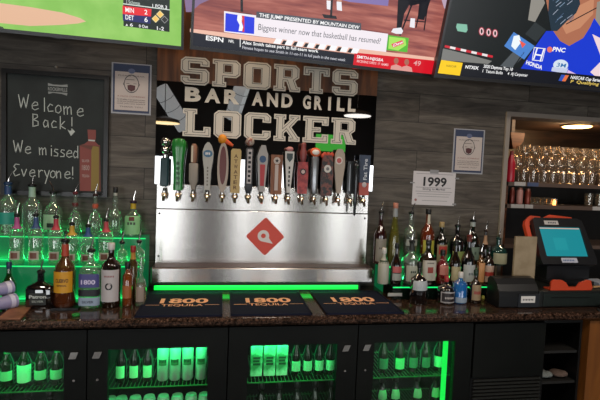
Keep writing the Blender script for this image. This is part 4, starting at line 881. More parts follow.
# ---- left, counter row
Z = CZ
bottle(9, Z, 262, 13, -.322, 'olive green bottle with dark blue cap behind the striped cups', style='long', gl=GREENG, liq=LQ('2c3a18'), fill=.5, cap='black', capcol='18264a', ymid=285)
bottle(41, Z, 259, 26, Y3, 'wide squat black bottle with white script and pourer', style='squat', gl=BLG, cap='spout', sq=.4, dep=.6, labels=[(.1, .45, 30, '161a16')], texts=[('Patron', .30, .016, .07, 'b8beb8'), ('SILVER', .18, .010, .05, '8c948c')], ymid=288)
bottle(65, Z, 228, 20, Y3, 'tall amber tequila bottle with arched yellow label and red neck', style='std', gl=glass('b08050', .06, .03, op=.25, body='8a4a28'), liq=LQ('5a2a18'), fill=.42, cap='spout', labels=[(.24, .56, 58, 'c8901c'), (.78, .96, 180, 'a03a24')], texts=[('CUERVO', .40, .018, .06, '4a2a10'), ('ESPECIAL', .34, .008, .045, '4a2a10')], ymid=275)
bottle(91, Z, 238, 20, Y3, 'clear tequila bottle with purple numbered label above a silver band', style='tall', gl=CLR2, liq=WATER, fill=.6, cap='spout', capcol='101010', sq=.3, labels=[(.38, .62, 52, '45457e'), (.05, .2, 60, '8c9cb0'), (.22, .34, 60, '15161e')], texts=[('1800', .44, .022, .06, 'c8c0dc'), ('SILVER', .10, .012, .05, '3a4656')], ymid=280)
bottle(111, Z, 243, 18.5, Y3, 'brown whiskey bottle with white label and black wreath', style='tall', gl=BRG, liq=LQ('3a2014'), fill=.6, cap='white', labels=[(.10, .62, 62, 'b4aeae')], texts=[('O', .30, .035, .035, '16161a'), ('whiskey', .50, .010, .05, '8a4a4a')], ymid=280)
bottle(127.5, Z, 262, 9.5, Y3, 'narrow orange bottle beside the white labelled whiskey', style='slim', gl=glass('c07a3c', .06, .03, op=.35, body='a85a24'), liq=LQ('9a5420'), fill=.7, cap='black', labels=[(.2, .5, 60, '9a5a2c')], ymid=285)
bottle(133, Z+.0, 246, 9, Y3+.07, 'small gold necked bottle with dark red cap near the tray', style='slim', gl=glass('b08050', .06, .03, op=.3, body='7a5a34'), liq=LQ('5a4a28'), fill=.5, cap='red', labels=[(.80, .93, 180, 'a8762c')], ymid=262)
bottle(141, Z, 254, 11, Y3, 'clear swing top bottle with brown drink, nearest the drip tray', style='ball', gl=CLR2, liq=LQ('6a5848'), fill=.45, cap='none', labels=[(.1, .4, 40, '8c7c70')], ymid=282)
# ---- right, upper step
YA, YB, YC = -.085, -.245, -.40
ur = dict(ymid=240)
bottle(380, ZR2, 202, 13, YA, 'dark red bottle with grey label right beside the tap panel', style='std', gl=glass('5a2420', .06, .04, op=.5, body='3a1214'), liq=LQ('240a0a'), fill=.55, cap='spout', labels=[(.06, .5, 55, '8a8478')], texts=[('PORT', .3, .012, .035, '4a3a34')], **ur)
bottle(394, ZR2, 203, 14, YA, 'golden green bottle with pink knob stopper on a silver neck', style='cone', gl=glass('c0b468', .06, .04, op=.3, body='8a8a3c'), liq=LQ('7c6a1c'), fill=.55, cap='black', capcol='b87a66', labels=[(.80, .97, 180, '8c9294')], **ur)
bottle(410, ZR2, 203, 14, YA, 'clear necked dark bottle with tall pourer next to the pink stopper', style='std', gl=CLR2, liq=LQ('1c1210'), fill=.55, cap='spoutr', labels=[(.38, .5, 50, '9a9c94')], **ur)
bottle(427, ZR2, 209, 14, YA, 'amber bottle with white neck strip and yellow label', style='std', gl=glass('b8602c', .06, .04, op=.45, body='8a3a14'), liq=LQ('6a2c10'), fill=.6, cap='black', labels=[(.06, .46, 55, 'a8a23c'), (.76, .99, 35, 'bfb8a4'), (.12, .28, 25, '6a8a3c')], **ur)
bottle(441, ZR2, 222, 13, YA, 'dark green bottle with cork cap and red topped cream label', style='std', gl=DKG, liq=None, cap='cream', labels=[(.06, .5, 55, '9a8468'), (.26, .46, 40, 'a83428')], **ur)
bottle(457, ZR2, 216, 15, YA, 'black bottle with yellow green label below the notice corner', style='std', gl=BLG, cap='spout', labels=[(.08, .36, 55, '8f9c5a')], **ur)
bottle(472, ZR2, 211, 15, YA, 'tall dark green liqueur bottle with white collar and pourer', style='std', gl=DKG, cap='spout', labels=[(.12, .42, 50, '6f8272'), (.88, .99, 180, '9aa4a0')], texts=[('J', .25, .02, .012, '203024')], **ur)
bottle(485.5, ZR2, 221, 8, YA-.03, 'thin dark bottle with cream neck wrap behind the orange labels', style='long', gl=BRG, cap='spout', capcol='2a1a14', labels=[(.62, .88, 180, 'a8876a')], **ur)
bottle(497.5, ZR2, 229, 17, YA, 'squat bottle with teal shoulders and pale yellow label beside the printer', style='squat', gl=glass('6aa89c', .06, .04, op=.3, body='2c6a64'), liq=LQ('3c5a48'), fill=.5, cap='spout', capcol='1c3c3a', labels=[(.06, .48, 60, 'a8a688')], ymid=258)
# ---- right, lower step
bottle(383.5, ZR1, 248, 11, YB, 'small cream coloured bottle with white cap and green band', style='std', gl=mat('a8a89a', .4), cap='white', labels=[(.62, .70, 180, '2c4030')], ymid=268)
bottle(396, ZR1, 243, 11, YB, 'slim dark bottle with pink and white label beside the cream bottle', style='long', gl=glass('6a4a44', .06, .04, op=.4, body='241414'), liq=LQ('2a1010'), fill=.5, cap='black', labels=[(.1, .28, 55, '9ca09a'), (.3, .46, 55, 'b05a5a')], ymid=268)
bottle(411, ZR1, 231, 15, YB, 'clear bottle with dark neck wrap and white square label', style='std', gl=CLR2, liq=LQ('3a3424'), fill=.5, cap='spout', labels=[(.08, .46, 55, 'a6a898'), (.80, .97, 180, '2a2e2a')], texts=[('GIN', .28, .014, .035, '1c3028')], ymid=262)
bottle(427.5, ZR1, 240, 14, YB, 'bourbon bottle with white label and red round seal', style='std', gl=BRG, liq=LQ('5a2a14'), fill=.6, cap='black', labels=[(.1, .58, 60, 'b2aca0'), (.28, .42, 22, '8e3a30')], texts=[('BOURBON', .50, .008, .04, '201c1c')], sq=.4, ymid=265)
bottle(442, ZR1, 250, 13, YB, 'short red bottle with black cap and pale red label', style='std', gl=glass('a83838', .06, .04, op=.6, body='7e1a1e'), liq=None, cap='black', labels=[(.3, .6, 45, 'b06a5c')], ymid=268)
bottle(455, ZR1, 240, 11, YB, 'slim bottle with cream label standing before the black bottle', style='long', gl=BRG, cap='black', labels=[(.08, .42, 60, 'a89c78')], ymid=265)
bottle(468, ZR1, 226, 14, YB, 'tall nearly black wine shaped bottle with large white label', style='long', gl=BLG, cap='spout', capcol='5a1a14', labels=[(.06, .42, 62, 'aaaeac'), (.9, 1, 180, '5a2018')], texts=[('Ron', .2, .016, .03, '5c6468')], ymid=262)
bottle(480.5, ZR1, 243, 8, YB-.03, 'narrow bottle with long orange label strip', style='slim', gl=glass('b08a4c', .06, .04, op=.4, body='8a5a24'), liq=LQ('7a4a1c'), fill=.7, cap='spout', labels=[(.1, .72, 50, 'c08a5a')], ymid=268)
bottle(488, ZR1, 246, 11, YB, 'bottle with red banded white label next to the orange strip', style='std', gl=BRG, liq=LQ('3a2010'), fill=.6, cap='black', labels=[(.06, .52, 58, 'b89c88'), (.22, .34, 58, 'a8362c')], ymid=268)
bottle(418.5, CZ, 262, 17, -.40, 'rounded dark bottle with white shield label in front of the riser', style='squat', gl=BLG, cap='black', labels=[(.36, .60, 62, 'aab0b4')], ymid=285)
bottle(400, CZ, 266, 14, -.37, 'small dark green bottle with black cap in front of the riser', style='squat', gl=DKG, cap='black', labels=[(.15, .3, 45, '1c2a20')], ymid=285) if False else None
# ---- right, counter row
bottle(446, CZ, 276, 17, YC, 'squat black bottle with white framed label and red neck', style='squat', gl=BLG, cap='red', capcol='9a2c2c', labels=[(.06, .50, 60, 'a09c9c'), (.11, .45, 52, '241c1e')], texts=[('DARK RUM', .22, .012, .055, 'b8b0ac')], ymid=290)
bottle(460, CZ, 272, 14, YC, 'bright blue translucent bottle standing before the white labels', style='tall', gl=BLUEG, liq=mat('2a78b8', .2), fill=.75, cap='white', labels=[(.04, .22, 60, '8898a8')], ymid=288)
bottle(475, CZ, 270, 11, YC, 'small bottle with tan paper label behind the lemon wedge', style='std', gl=BRG, cap='black', capcol='143020', labels=[(.1, .6, 60, '8e7a5c'), (.3, .4, 40, '8e4438')], ymid=290)

# ---- beer and cans in the coolers
def fill(xs, z, Y, style, label, group, col, labcol, H, R, dup=True, cap='none', txt=None, extra=None):
    proto = None
    for i, px in enumerate(xs):
        x = at(px, 370, Y).x
        if proto is None:
            t = thing('beer_bottle' if style == 'beer' else 'drink_can', label, 'bottle' if style == 'beer' else 'can', (x, Y, z), group)
            make_bottle(t, style, R, H, col, cap=cap, labels=labcol, texts=txt or ()); proto = t
        else:
            c = copy_tree(proto); c.location = (x, Y, z)
SZ = .590
DB = glass('14482a', .03, .05, name='beer_glass', op=.8, body='06180a'); CANW = mat('a8c8b0', .35, .2); CARD = speckle('carton_print', '3a7a50', 'a8d8b4', 14, .6)
fill([-14, 7, 41, 57], SZ, -.47, 'beer', 'beer bottle with pale label on the shelf of the cooler below the chalkboard', 'beer bottles in the cooler below the chalkboard', DB, [(.16, .40, 70, '7fbf8c'), (.82, .99, 180, '1c4a2c')], .205, .029, cap='black')
o = fill([24.5], SZ, -.47, 'beer', 'beer bottle with large bright slanted label among darker ones below the chalkboard', 'beer bottles in the cooler below the chalkboard', DB, [(.10, .55, 80, 'a8e0b0')], .205, .031, cap='black')
fill([121, 134.5, 148], SZ, -.47, 'beer', 'dark beer bottle with bright square label beside the tall cans', 'dark bottles beside the tall cans', glass('08180c', .03, .05, op=.9, body='050a06'), [(.12, .44, 48, '9ae0a8')], .205, .027, cap='black')
fill([163, 175, 187.5, 201], SZ, -.47, 'can', 'tall bright slim can in the second cooler from the wall end', 'tall bright slim cans in the cooler', CANW, [(.45, .62, 40, '3c6a48')], .195, .029, txt=[('White', .53, .016, .036, '14301c')])
fill([108+3, 122, 136, 150, 164, 178, 192, 205], .347, -.47, 'can', 'can on the bottom shelf of the cooler with tall bright cans', 'cans on the bottom shelf', CANW, [(.3, .7, 60, '1c3a24')], .17, .030)
for k, px in enumerate((256, 269, 281.5)):
    x = at(px, 370, -.47).x; t = thing('drink_carton', 'printed carton with a bright top in the cooler under the middle mat', 'carton', (x, -.45, SZ), 'printed cartons in the cooler')
    box(-.031, .031, -.03, .03, 0, .165, CARD).build('carton_body', t, bevel=.003); box(-.029, .029, -.028, .028, .165, .192, mat('b8e8c0', .6)).build('carton_top', t)
    mb = MB(); put_text(mb, 'ALE', -.02, .06, .04, .05, mat('14301c', .6), lambda u, v, d: (u, -.0306-d, v), 0, .03, True); mb.build('lettering', t)
fill([295.5, 307, 318.5, 329.5], SZ, -.47, 'beer', 'dark bottle with bright shield label beside the printed cartons', 'dark bottles beside the printed cartons', glass('08180c', .03, .05, op=.9, body='050a06'), [(.14, .42, 62, '8cc89c')], .205, .026, cap='black')
fill([262, 280, 298, 316, 332], .347, -.47, 'beer', 'dark bottle on the bottom shelf under the printed cartons', 'bottles on the bottom shelf under the cartons', DB, [(.2, .5, 60, '2c6a40')], .205, .028, cap='black')
fill([382.5, 412, 424.5], SZ, -.47, 'beer', 'dark beer bottle with dim green label in the strip lit cooler', 'beer bottles in the strip lit cooler', DB, [(.12, .42, 60, '3c7a58')], .205, .028, cap='black')
fill([398.5], SZ, -.47, 'beer', 'beer bottle with bright rounded label in the strip lit cooler', 'beer bottles in the strip lit cooler', DB, [(.10, .42, 60, '6ad88c')], .205, .029, cap='black')
fill([438], SZ, -.47, 'beer', 'beer bottle with bright striped label nearest the vertical light strip', 'beer bottles in the strip lit cooler', DB, [(.12, .44, 75, '84e8a0')], .205, .030, cap='black')
fill([383, 396, 418, 436], .347, -.47, 'beer', 'beer bottle on the bottom shelf of the strip lit cooler', 'bottles on the bottom shelf of the strip lit cooler', DB, [(.45, .7, 60, '7cd090')], .215, .028, cap='black')
fill([8, 28, 50], .347, -.47, 'beer', 'beer bottle on the bottom shelf of the cooler below the chalkboard', 'bottles on the bottom shelf below the chalkboard', DB, [(.3, .6, 60, '4c9a60')], .215, .029, cap='black')

# ================================================================== BACK ROOM SHELVES
SHM = mat('5c4b42', .5, name='shelf_edge'); YS = .22
sx0 = at(504.5, 187, YS).x; z1 = at(550, 183.5, YS).z; z2 = at(550, 205.5, YS).z; z3 = z2-.30
t = thing('glass_shelving', 'dark shelving seen through the pass-through holding rows of glasses', 'shelving', (sx0, YS, 0))
for z in (z1, z2, z3): box(0, 1.5, 0, .34, z-.028, z, SHM).build('shelf', t)
box(0, .03, .0, .34, 0, z1, brown_wood('shelf_wood', ('3a2012', '5a341e', '744828'))).build('side_post', t)
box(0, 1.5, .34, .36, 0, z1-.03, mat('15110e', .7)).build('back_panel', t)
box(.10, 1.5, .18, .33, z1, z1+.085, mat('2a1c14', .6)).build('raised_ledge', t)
for (a, b_), zz in (((514, 525), z1), ((527, 538), z1), ((512, 525), z2), ((526, 534), z2), ((594, 603), z2)):
    q0 = at(a, 185, YS); q1 = at(b_, 185, YS); box(q0.x-sx0, q1.x-sx0, -.006, -.001, zz-.026, zz+.002, mat('b8b4b0' if a != 527 else '4a5878', .5)).build('price_tag', t)
GLS = glass('f6efe4', .09, .06, name='bar_glass', op=.08, body='c8b090', mx_=.5)
def wine(R, H, t):
    MB().lathe([(R*.75, 0), (R*.7, .003), (.005, .008), (.004, H*.42), (R*.5, H*.47), (R, H*.62), (R*.98, H*.78), (R*.8, H)], GLS, (0, 0, 0), 16, cap=False).build('glass_body', t)
def tumbler(R, H, t):
    MB().lathe([(R*.8, 0), (R*.82, .012), (R, H)], GLS, (0, 0, 0), 14, cap=False).build('glass_body', t)
def rowof(maker, name, label, group, x0, x1, n, Y, z, cat, jit=.006):
    pt = None
    for i in range(n):
        x = x0+(x1-x0)*i/(n-1)+random.uniform(-jit, jit); y = Y+random.uniform(-jit, jit)
        if pt is None: pt = thing(name, label, cat, (x, y, z+.0008), group); maker(pt)
        else: c = copy_tree(pt); c.location = (x, y, z+.0008)
rx = lambda px, Y: at(px, 165, Y).x
rowof(lambda t: wine(.038, .19, t), 'wine_glass', 'clear stemmed wine glass in the front row on the top back shelf', 'wine glasses in the front row', rx(519, .27), rx(640, .27), 13, .27, z1, 'glass')
rowof(lambda t: tumbler(.033, .10, t), 'tumbler', 'small clear tumbler standing between wine glasses on the top back shelf', 'tumblers on the top back shelf', rx(524, .345), rx(640, .345), 13, .345, z1, 'glass')
rowof(lambda t: wine(.04, .21, t), 'wine_glass', 'clear wine glass on the raised ledge at the back', 'wine glasses on the raised ledge', rx(524, .43), rx(640, .43), 13, .43, z1+.085, 'glass')
rowof(lambda t: wine(.04, .21, t), 'wine_glass', 'clear wine glass in the rearmost row against the dark room', 'wine glasses in the rearmost row', rx(520, .51), rx(640, .51), 13, .515, z1+.085, 'glass')
rowof(lambda t: tumbler(.03, .055, t), 'tumbler', 'small clear rocks glass on the lower back shelf', 'rocks glasses on the lower back shelf', rx(534, .30), rx(551, .30), 4, .30, z2, 'glass', .002)
rowof(lambda t: tumbler(.032, .10, t), 'tumbler', 'amber tinted glass in the cluster at the end of the lower shelf', 'glasses clustered at the end of the lower shelf', rx(591, .28), rx(622, .28), 4, .28, z2, 'glass', .002)
def mug(px, w_, ztop, c, label):
    q = at(px, 195, .26); t = thing('jar', label, 'jar', (q.x, .27, z2+.0008)); R = w_/2*2.8/FPX; H = ztop
    MB().lathe([(R*.9, 0), (R, .01), (R, H*.8), (R*.8, H*.88)], c, (0, 0, 0), 16).build('jar_body', t); MB().lathe([(R*.85, 0), (R*.85, H*.12)], mat('8a5a48', .4, .5), (0, 0, H*.88), 14).build('lid', t)
mug(513, 6, .125, mat('6a2a20', .3, .4), 'copper brown jar at the wall end of the lower back shelf')
mug(520.5, 7.5, .125, mat('b8837a', .4), 'pale pink jar standing between two brown jars')
mug(528.5, 7, .12, mat('7a3426', .3, .4), 'copper brown jar beside the small rocks glasses')
q = at(554.5, 200, .27); t = thing('candle', 'small glowing candle in a glass on the lower back shelf', 'candle', (q.x, .27, z2)); MB().lathe([(.02, 0), (.022, .05)], GLS, (0, 0, 0), 14, cap=False).build('holder', t); MB().lathe([(.012, .002), (.012, .03), (.004, .045)], mat('e0a050', .5, 0, 'ffb060', 4), (0, 0, 0), 10).build('flame', t)
q = at(507, 158, .17); t = thing('bottle', 'red bottle standing against the trim of the pass-through', 'bottle', (sx0+.075, .27, z1+.0008)); MB().lathe([(.028, 0), (.03, .01), (.03, .14), (.018, .18), (.014, .2)], mat('b01c30', .3), (0, 0, 0), 16).build('glass_body', t); MB().lathe([(.013, 0), (.013, .03)], mat('7a1c1c', .4), (0, 0, .2), 12).build('cap', t)
# hanging wooden bracket and lamp
q = at(515, 138, .30); t = thing('wooden_bracket', 'orange brown wooden bracket under the back room ceiling', 'bracket', (at(515, 138, .6).x, .6, 2.26)); q2 = at(515, 138, .6)
mb = MB(); fnw = lambda u, v, d: (u, -d, v); mb.prism([[(-.07, q2.z-2.26+.04), (.06, q2.z-2.26+.04), (.05, q2.z-2.26-.03), (.0, q2.z-2.26-.09), (-.04, q2.z-2.26-.09)]], fnw, -.04, .04, brown_wood('bracket_wood', ('4a2810', '6a3a1a', '84502a'))); mb.build('bracket', t); box(-.05, -.02, -.02, .02, q2.z-2.26+.04, 0, brown_wood('hanger_wood', ('3a2012', '4a2c18', '5a3820'))).build('hanger', t)
q = atz(577, 126.5, 2.245); t = thing('ceiling_lamp', 'round glowing ceiling lamp in the back room', 'lamp', (q.x, q.y, 2.26)); MB().lathe([(.14, -.016), (.145, 0)], mat('8a6a4a', .4, .6), (0, 0, 0), 28).build('rim', t); MB().lathe([(.12, -.024), (.13, -.016)], mat('ffe0a0', .5, 0, 'ffcf78', 9, name='lamp_glow'), (0, 0, 0), 28).build('diffuser', t)
l = bpy.data.lights.new('back_room_lamp_light', 'POINT'); l.energy = 14; l.color = (1, .62, .3); l.shadow_soft_size = .12; lo = bpy.data.objects.new('back_room_lamp_light', l); lo.location = (q.x, q.y, 2.12); COL.objects.link(lo)
l2 = bpy.data.lights.new('back_room_warm_light', 'POINT'); l2.energy = 12; l2.color = (1, .7, .42); l2.shadow_soft_size = .1; lo = bpy.data.objects.new('back_room_warm_light', l2); lo.location = (2.7, .20, 2.2); COL.objects.link(lo)

# ================================================================== REGISTER, PRINTER, DRAWER
PB = mat('17181b', .35, name='charcoal_plastic'); ORG = mat('c2411f', .45, name='orange_plastic')
P0 = at(546, 256, -.34); Pt = at(538.5, 227.7, -.34); 
Yt = -.34+(P0.x-Pt.x)/((at(538.5, 227.7, -.24).x-Pt.x)/.1); Ptop = at(538.5, 227.7, Yt)
V = (Ptop-P0).normalized(); W_ = at(587, 256, -.34).x-P0.x; H_ = (Ptop-P0).length
t = thing('point_of_sale_terminal', 'charcoal register terminal with a tilted teal touch screen', 'register', (P0.x+W_/2, -.30, 1.056)); OFF = Vector((P0.x+W_/2, -.30, 1.056))
s = Surf(P0, (1, 0, 0), V); f2 = lambda u, v, d: s.fn(u, v, d)-OFF
def pr2(nm, loops, a, b_, m_, par=t, bev=0): mb = MB(); mb.prism(loops, f2, a, b_, m_); return mb.build(nm, par, bevel=bev)
pr2('housing', [[(-.045, -.055), (W_+.045, -.055), (W_+.055, -.02), (W_+.03, H_+.05), (W_+.0, H_+.065), (-.02, H_+.065), (-.035, H_+.05), (-.05, 0)], [(-.004, -.004), (-.004, H_+.004), (W_+.004, H_+.004), (W_+.004, -.004)]], -.03, .012, PB, bev=.004)
pr2('rear_housing', [[(-.02, -.04), (W_+.02, -.04), (W_+.0, H_+.04), (.0, H_+.04)]], -.09, -.03, PB)
pr2('screen', [[(-.004, -.004), (W_+.004, -.004), (W_+.004, H_+.004), (-.004, H_+.004)]], -.02, .002, screen('148a94', .85))
mb = MB(); mb.prism([[(0, H_-.006), (W_, H_-.006), (W_, H_), (0, H_)]], f2, .0024, .0024, screen('c8a090')); mb.prism([[(.08, .04), (.17, .04), (.17, .12), (.08, .12)]], f2, .0024, .0024, screen('1a9098', .9)); mb.build('screen_header', t)
mb = MB(); mb.prism([[(.04, H_+.018), (.14, H_+.018), (.14, H_+.045), (.04, H_+.045)]], f2, .012, .0135, mat('b8b4b0', .5)); put_text(mb, 'TOAST', .065, H_+.025, .06, .012, mat('3a3c48', .5), f2, .0138, .02); mb.build('top_sticker', t)
mb = MB(); mb.prism([[(.09, -.045), (.2, -.045), (.2, -.015), (.09, -.015)]], f2, .012, .0135, mat('b0b4c0', .5)); put_text(mb, 'SUPPORT', .10, -.036, .08, .011, mat('405a8c', .5), f2, .0138, .02); mb.build('lower_sticker', t)
mb = MB(); mb.box(-.13, .17, -.04, .06, .02, .17, PB); mb.box(-.14, .20, -.10, .10, 0, .02, PB); mb.build('stand', t)
for nm, l_ in (('orange_guard', [(-.075, -.0), (-.045, .02), (-.045, H_+.02), (-.005, H_+.055), (.05, H_+.062), (.05, H_+.085), (-.02, H_+.09), (-.06, H_+.06), (-.075, H_+.03)]), ('orange_guard', [(.07, H_+.062), (.17, H_+.062), (W_, H_+.06), (W_-.01, H_+.085), (.12, H_+.10), (.07, H_+.08)])):
    pr2(nm, [l_], -.045, -.02, ORG)
# orange card tray in front of the stand
q0 = at(548, 285, -.50); q1 = at(590, 285, -.50); cx = (q0.x+q1.x)/2
t = thing('card_tray', 'orange plastic tray with two scooped notches in front of the register', 'tray', (cx, -.505, 1.054)); w2 = (q1.x-q0.x)/2-.005
fnq = lambda u, v, d: (u, -d, v)
scoop = [(-w2, 0), (w2, 0), (w2+.01, .012), (w2-.005, .058), (w2-.03, .06), (w2-.075, .045), (w2-.10, .016), (-.012, .016), (-.035, .045), (-.06, .06), (-w2+.02, .062), (-w2+.004, .05)]
mb = MB(); mb.prism([scoop], fnq, .0, .01, ORG); mb.build('front_face', t, bevel=.002); box(-w2, w2, 0, .045, 0, .008, ORG).build('tray_base', t)
# cash drawer
qa = at(538, 300, -.53); 
t = thing('cash_drawer', 'wide black metal cash drawer under the register', 'cash drawer', (qa.x+.235, -.34, CZ))
box(-.225, .225, -.185, .16, .003, .098, mat('121614', .4, name='drawer_metal')).build('case', t, bevel=.004); box(-.20, .17, -.192, -.185, .012, .085, mat('18201d', .35)).build('drawer_front', t, bevel=.002)
box(-.15, .10, -.195, -.192, .060, .064, BLACKP).build('slot', t); MB().lathe([(.008, 0), (.008, .004)], CHROME, (.19, -.185, .05), 12, ax=Matrix.Rotation(math.radians(90), 4, 'X')).build('lock', t)
# printer
q0 = at(496, 300, -.50); q1 = at(537, 300, -.50); cx = (q0.x+q1.x)/2; w2 = (q1.x-q0.x)/2-.004
t = thing('receipt_printer', 'rounded black receipt printer with a white sticker beside the cash drawer', 'printer', (cx, -.462, CZ))
fnx = lambda u, v, d: (d, u, v); mb = MB(); h_ = .165
prof2 = [(-.10, .003), (.10, .003), (.10, h_-.02), (.06, h_), (-.0, h_-.005), (-.05, h_-.035), (-.085, h_-.07), (-.10, h_-.10)]
mb.prism([[(a*.62, b_) for a, b_ in prof2]], fnx, -w2, w2, mat('111315', .35)); mb.build('case', t, bevel=.006)
box(-.01, w2-.004, -.067, -.061, .006, .082, mat('1e2228', .4)).build('front_plate', t)
mb = MB(); a0 = at(521, 296, -.527).x-cx; a1 = at(535, 296, -.527).x-cx; mb.box(a0, a1, -.0685, -.067, .032, .07, WHITE); put_text(mb, 'KITCHEN', a0+.01, .045, (a1-a0)-.02, .01, INK, lambda u, v, d: (u, -.0688-d, v), 0, .02); mb.build('sticker', t)
# carton board
q0 = at(514.5, 258, -.40); q1 = at(536, 258, -.40); zt = at(526, 236.5, -.40).z-.012; z0_ = CZ+.1
t = thing('cardboard_sheet', 'plain beige cardboard carton standing between printer and register', 'carton', ((q0.x+q1.x)/2, -.392, z0_)); w2 = (q1.x-q0.x)/2
box(-w2, w2, -.008, .008, 0, zt-z0_+.01, speckle('kraft_card', '8a7a60', '9a8a70', 12, .8)).build('carton_body', t, bevel=.002); box(-w2+.002, w2-.002, -.007, .0, zt-z0_+.01, zt-z0_+.012, mat('86765c', .8)).build('flap', t)
# bits at the far end
q = at(597, 281, -.40); t = thing('paper_stack', 'small stack of blue grey papers at the end of the register', 'papers', (q.x+.03, -.38, 1.055)); box(-.05, .05, -.06, .06, 0, .022, mat('8a94a4', .6)).build('sheets', t); 
q = at(594, 289, -.45); tag(MB().tube([(0, 0, .0), (.05, .01, .0), (.1, .03, 0)], .006, mat('b08a60', .5)).build('pencil', loc=(q.x-.03, -.475, 1.0625)), 'tan wooden pencil lying on the cash drawer', 'pencil')
mb = MB(); mb.tube([(0, 0, 0.006), (-.02, -.03, .006), (.0, -.06, .03), (.02, -.03, .055), (.03, .02, .02), (.06, .05, .006)], .005, mat('2a2c2e', .4)); mb.ball((-.002, -.062, .035), .006, CHROME); tag(mb.build('power_cable', loc=(at(594, 310, -.58).x+.03, -.575, CZ)), 'short black cable with a shiny tip at the counter end', 'cable')

# ================================================================== COUNTER CLUTTER, CHALKBOARD END
LAV = mat('8f8cb0', .35, name='lavender_plastic'); 
for i, ((x, y), nx, lb) in enumerate((((2, 284), 10, 'lavender plastic cup lying on its side, the upper one'), ((9, 293), 10, 'lavender plastic cup with white stripe lying on its side at the counter edge'))):
    zc = CZ+.037+(.050 if i == 0 else 0); q = at(x, y, -.45); t = thing('plastic_cup', lb, 'cup', (q.x-(.03 if i == 0 else .02), -.462+(.055 if i == 0 else 0), zc), 'lavender cups lying on the counter')
    ax = Matrix.Rotation(math.radians(52), 4, 'Z') @ Matrix.Rotation(math.radians(90), 4, 'Y')
    M_ = MB().lathe([(.026, -.06), (.035, .05), (.036, .055), (.033, .055), (.024, -.055)], LAV, (0, 0, 0), 22, ax=ax, cap=False); M_.lathe([(.0255, -.058), (.0255, -.06)], LAV, (0, 0, 0), 22, ax=ax); M_.build('cup_body', t)
    MB().lathe([(.0338, .022), (.0352, .042)], mat('c8c6dc', .4), (0, 0, 0), 22, ax=ax, cap=False).build('stripe', t)
P = [atz(x, y, CZ+.006) for x, y in ((15, 305), (33, 305), (20.5, 318.5), (-3, 318.5))]
mb = MB(); mb.prism([[(p.x, p.y) for p in P][::-1]], lambda u, v, d: (u, v, CZ+.001+d), .0, .006, brown_wood('kraft_board', ('6a4030', '86563c', '9a6a50'), (9, 9, 9), .6)); tag(mb.build('menu_board'), 'flat reddish brown menu card lying at the counter edge', 'menu card')
P = [atz(x, y, CZ+.004) for x, y in ((-14, 306), (12, 305.3), (12, 307), (-14, 308))]
mb = MB(); mb.prism([[(p.x, p.y) for p in P][::-1]], lambda u, v, d: (u, v, CZ+.001+d), .0, .003, WHITE); tag(mb.build('drinking_straw'), 'white paper wrapped straw lying behind the menu card', 'straw')
P = [atz(x, y, CZ) for x, y in ((60, 303), (82, 303), (75, 313), (54, 313))]
t = thing('bar_caddy', 'low black plastic tray lying in front of the amber tequila', 'tray', ((P[0].x+P[2].x)/2, (P[0].y+P[2].y)/2, CZ))
mb = MB(); mb.box(-.06, .06, -.045, .045, .001, .005, BLACKP); mb.build('tray_base', t)
mb = MB(); 
for a, b_, c, d in ((-.063, .063, -.048, -.045), (-.063, .063, .045, .048), (-.063, -.06, -.045, .045), (.06, .063, -.045, .045)): mb.box(a, b_, c, d, .001, .012, BLACKP)
mb.build('rim', t)
for x, y, c, lb, rz in ((475, 299, 'a89c84', 'pale lemon wedge lying in front of the tan labelled bottle', .3), (483, 300, '8a8a3c', 'green lime wedge lying beside the lemon wedge', 1.1), (487, 297, '5c4a34', 'brown bottle opener handle lying by the printer', .6)):
    q = atz(x, y, CZ)
    mb = MB(); mb.lathe([(.001, -.022), (.012, -.014), (.017, 0), (.012, .014), (.001, .022)], mat(c, .5), (0, 0, .012), 14, dep=.65, ax=Matrix.Rotation(math.radians(90), 4, 'Y')); o = tag(mb.build('citrus_wedge' if 'wedge' in lb else 'bottle_opener', loc=(q.x, q.y, CZ)), lb, 'fruit' if 'wedge' in lb else 'bottle opener'); o.rotation_euler = (0, 0, rz)
q = atz(76, 316, CZ); tag(MB().lathe([(.016, .001), (.018, .004), (.018, .010)], mat('2c8a3c', .4), (0, 0, 0), 14).build('green_reflection_disc', loc=(q.x, q.y, CZ)), 'green disc standing in for a reflection at the counter edge', 'reflection')  # added disc, coloured green for a reflection in the counter top

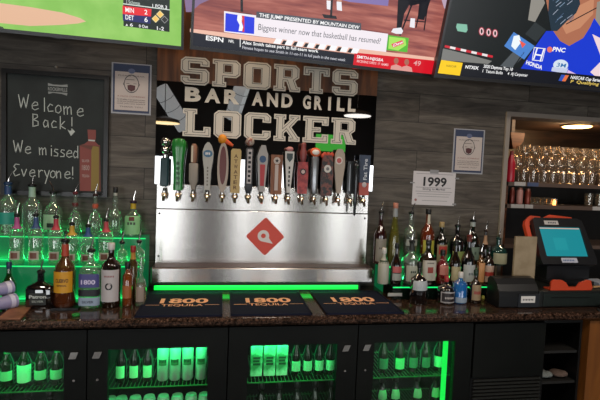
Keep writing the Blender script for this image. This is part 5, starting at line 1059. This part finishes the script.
# ================================================================== THE ROOM BEHIND, AS THE MIRROR SHOWS IT
def mirror_at(px, py, Y):    # the point of the room seen in the wall mirror under px,py at depth Y
    p = at(px, py, -Y); return Vector((p.x, Y, p.z))
def duct(a, b_, label):
    t = thing('air_duct', label, 'air duct', tuple(a)); B = b_-a
    MB().tube([(0, 0, 0), tuple(B)], .13, mat('b8bab8', .35, .3, 'd8dcdc', .55)).build('duct_pipe', t)  # the pipe's own glow stands in for light falling on the metal
    for k in range(1, 4): p = B*(k/4); q_ = B*(k/4+.008); MB().tube([tuple(p), tuple(q_)], .136, mat('1a1a1a', .5)).build('joint_band', t)
area('added_up_light', (0, -3.6, 2.9), (180, 0, 0), 5, 1.5, 30, (1, .72, .45))  # added light without a fitting, brightens the ceiling for the mirror
duct(mirror_at(160, 88, -4.6), mirror_at(185, 128, -4.9), 'slanting silver air duct seen at the edge of the wall mirror')
duct(mirror_at(243, 84, -4.6), mirror_at(232, 118, -4.9), 'slanting silver air duct seen in the middle of the wall mirror')
for px, py, r_, c, lb in ((165, 123.5, .23, 'ffd890', 'round warm pendant lamp reflected at the mirror edge'), (357, 116.5, .23, 'fff8f0', 'round white pendant lamp reflected near the mirror corner')):
    q = mirror_at(px, py, -4.4); t = thing('pendant_lamp', lb, 'lamp', (q.x, q.y, q.z)); MB().lathe([(r_, 0), (r_*.9, .05), (.03, .1)], mat('3a3632', .4), (0, 0, .01), 24).build('shade', t); MB().lathe([(r_*.95, 0), (r_*.95, .01)], mat('fff0d0', .5, 0, c, 2.2), (0, 0, 0), 24).build('diffuser', t)
    MB().tube([(0, 0, .1), (0, 0, 3.5-q.z)], .006, BLACKP, 6).build('cord', t)
q = mirror_at(331, 143, -5.4); t = thing('television', 'small television with a green picture reflected behind the taps', 'television', (q.x, -5.45, q.z), None)
box(-.30, .30, -.04, .0, -.17, .17, BLACKP).build('casing', t); box(-.285, .285, .0, .004, -.155, .155, screen('50c848', 1.2)).build('screen', t); box(-.05, .05, -.15, -.04, -.05, .05, BLACKP).build('wall_bracket', t)
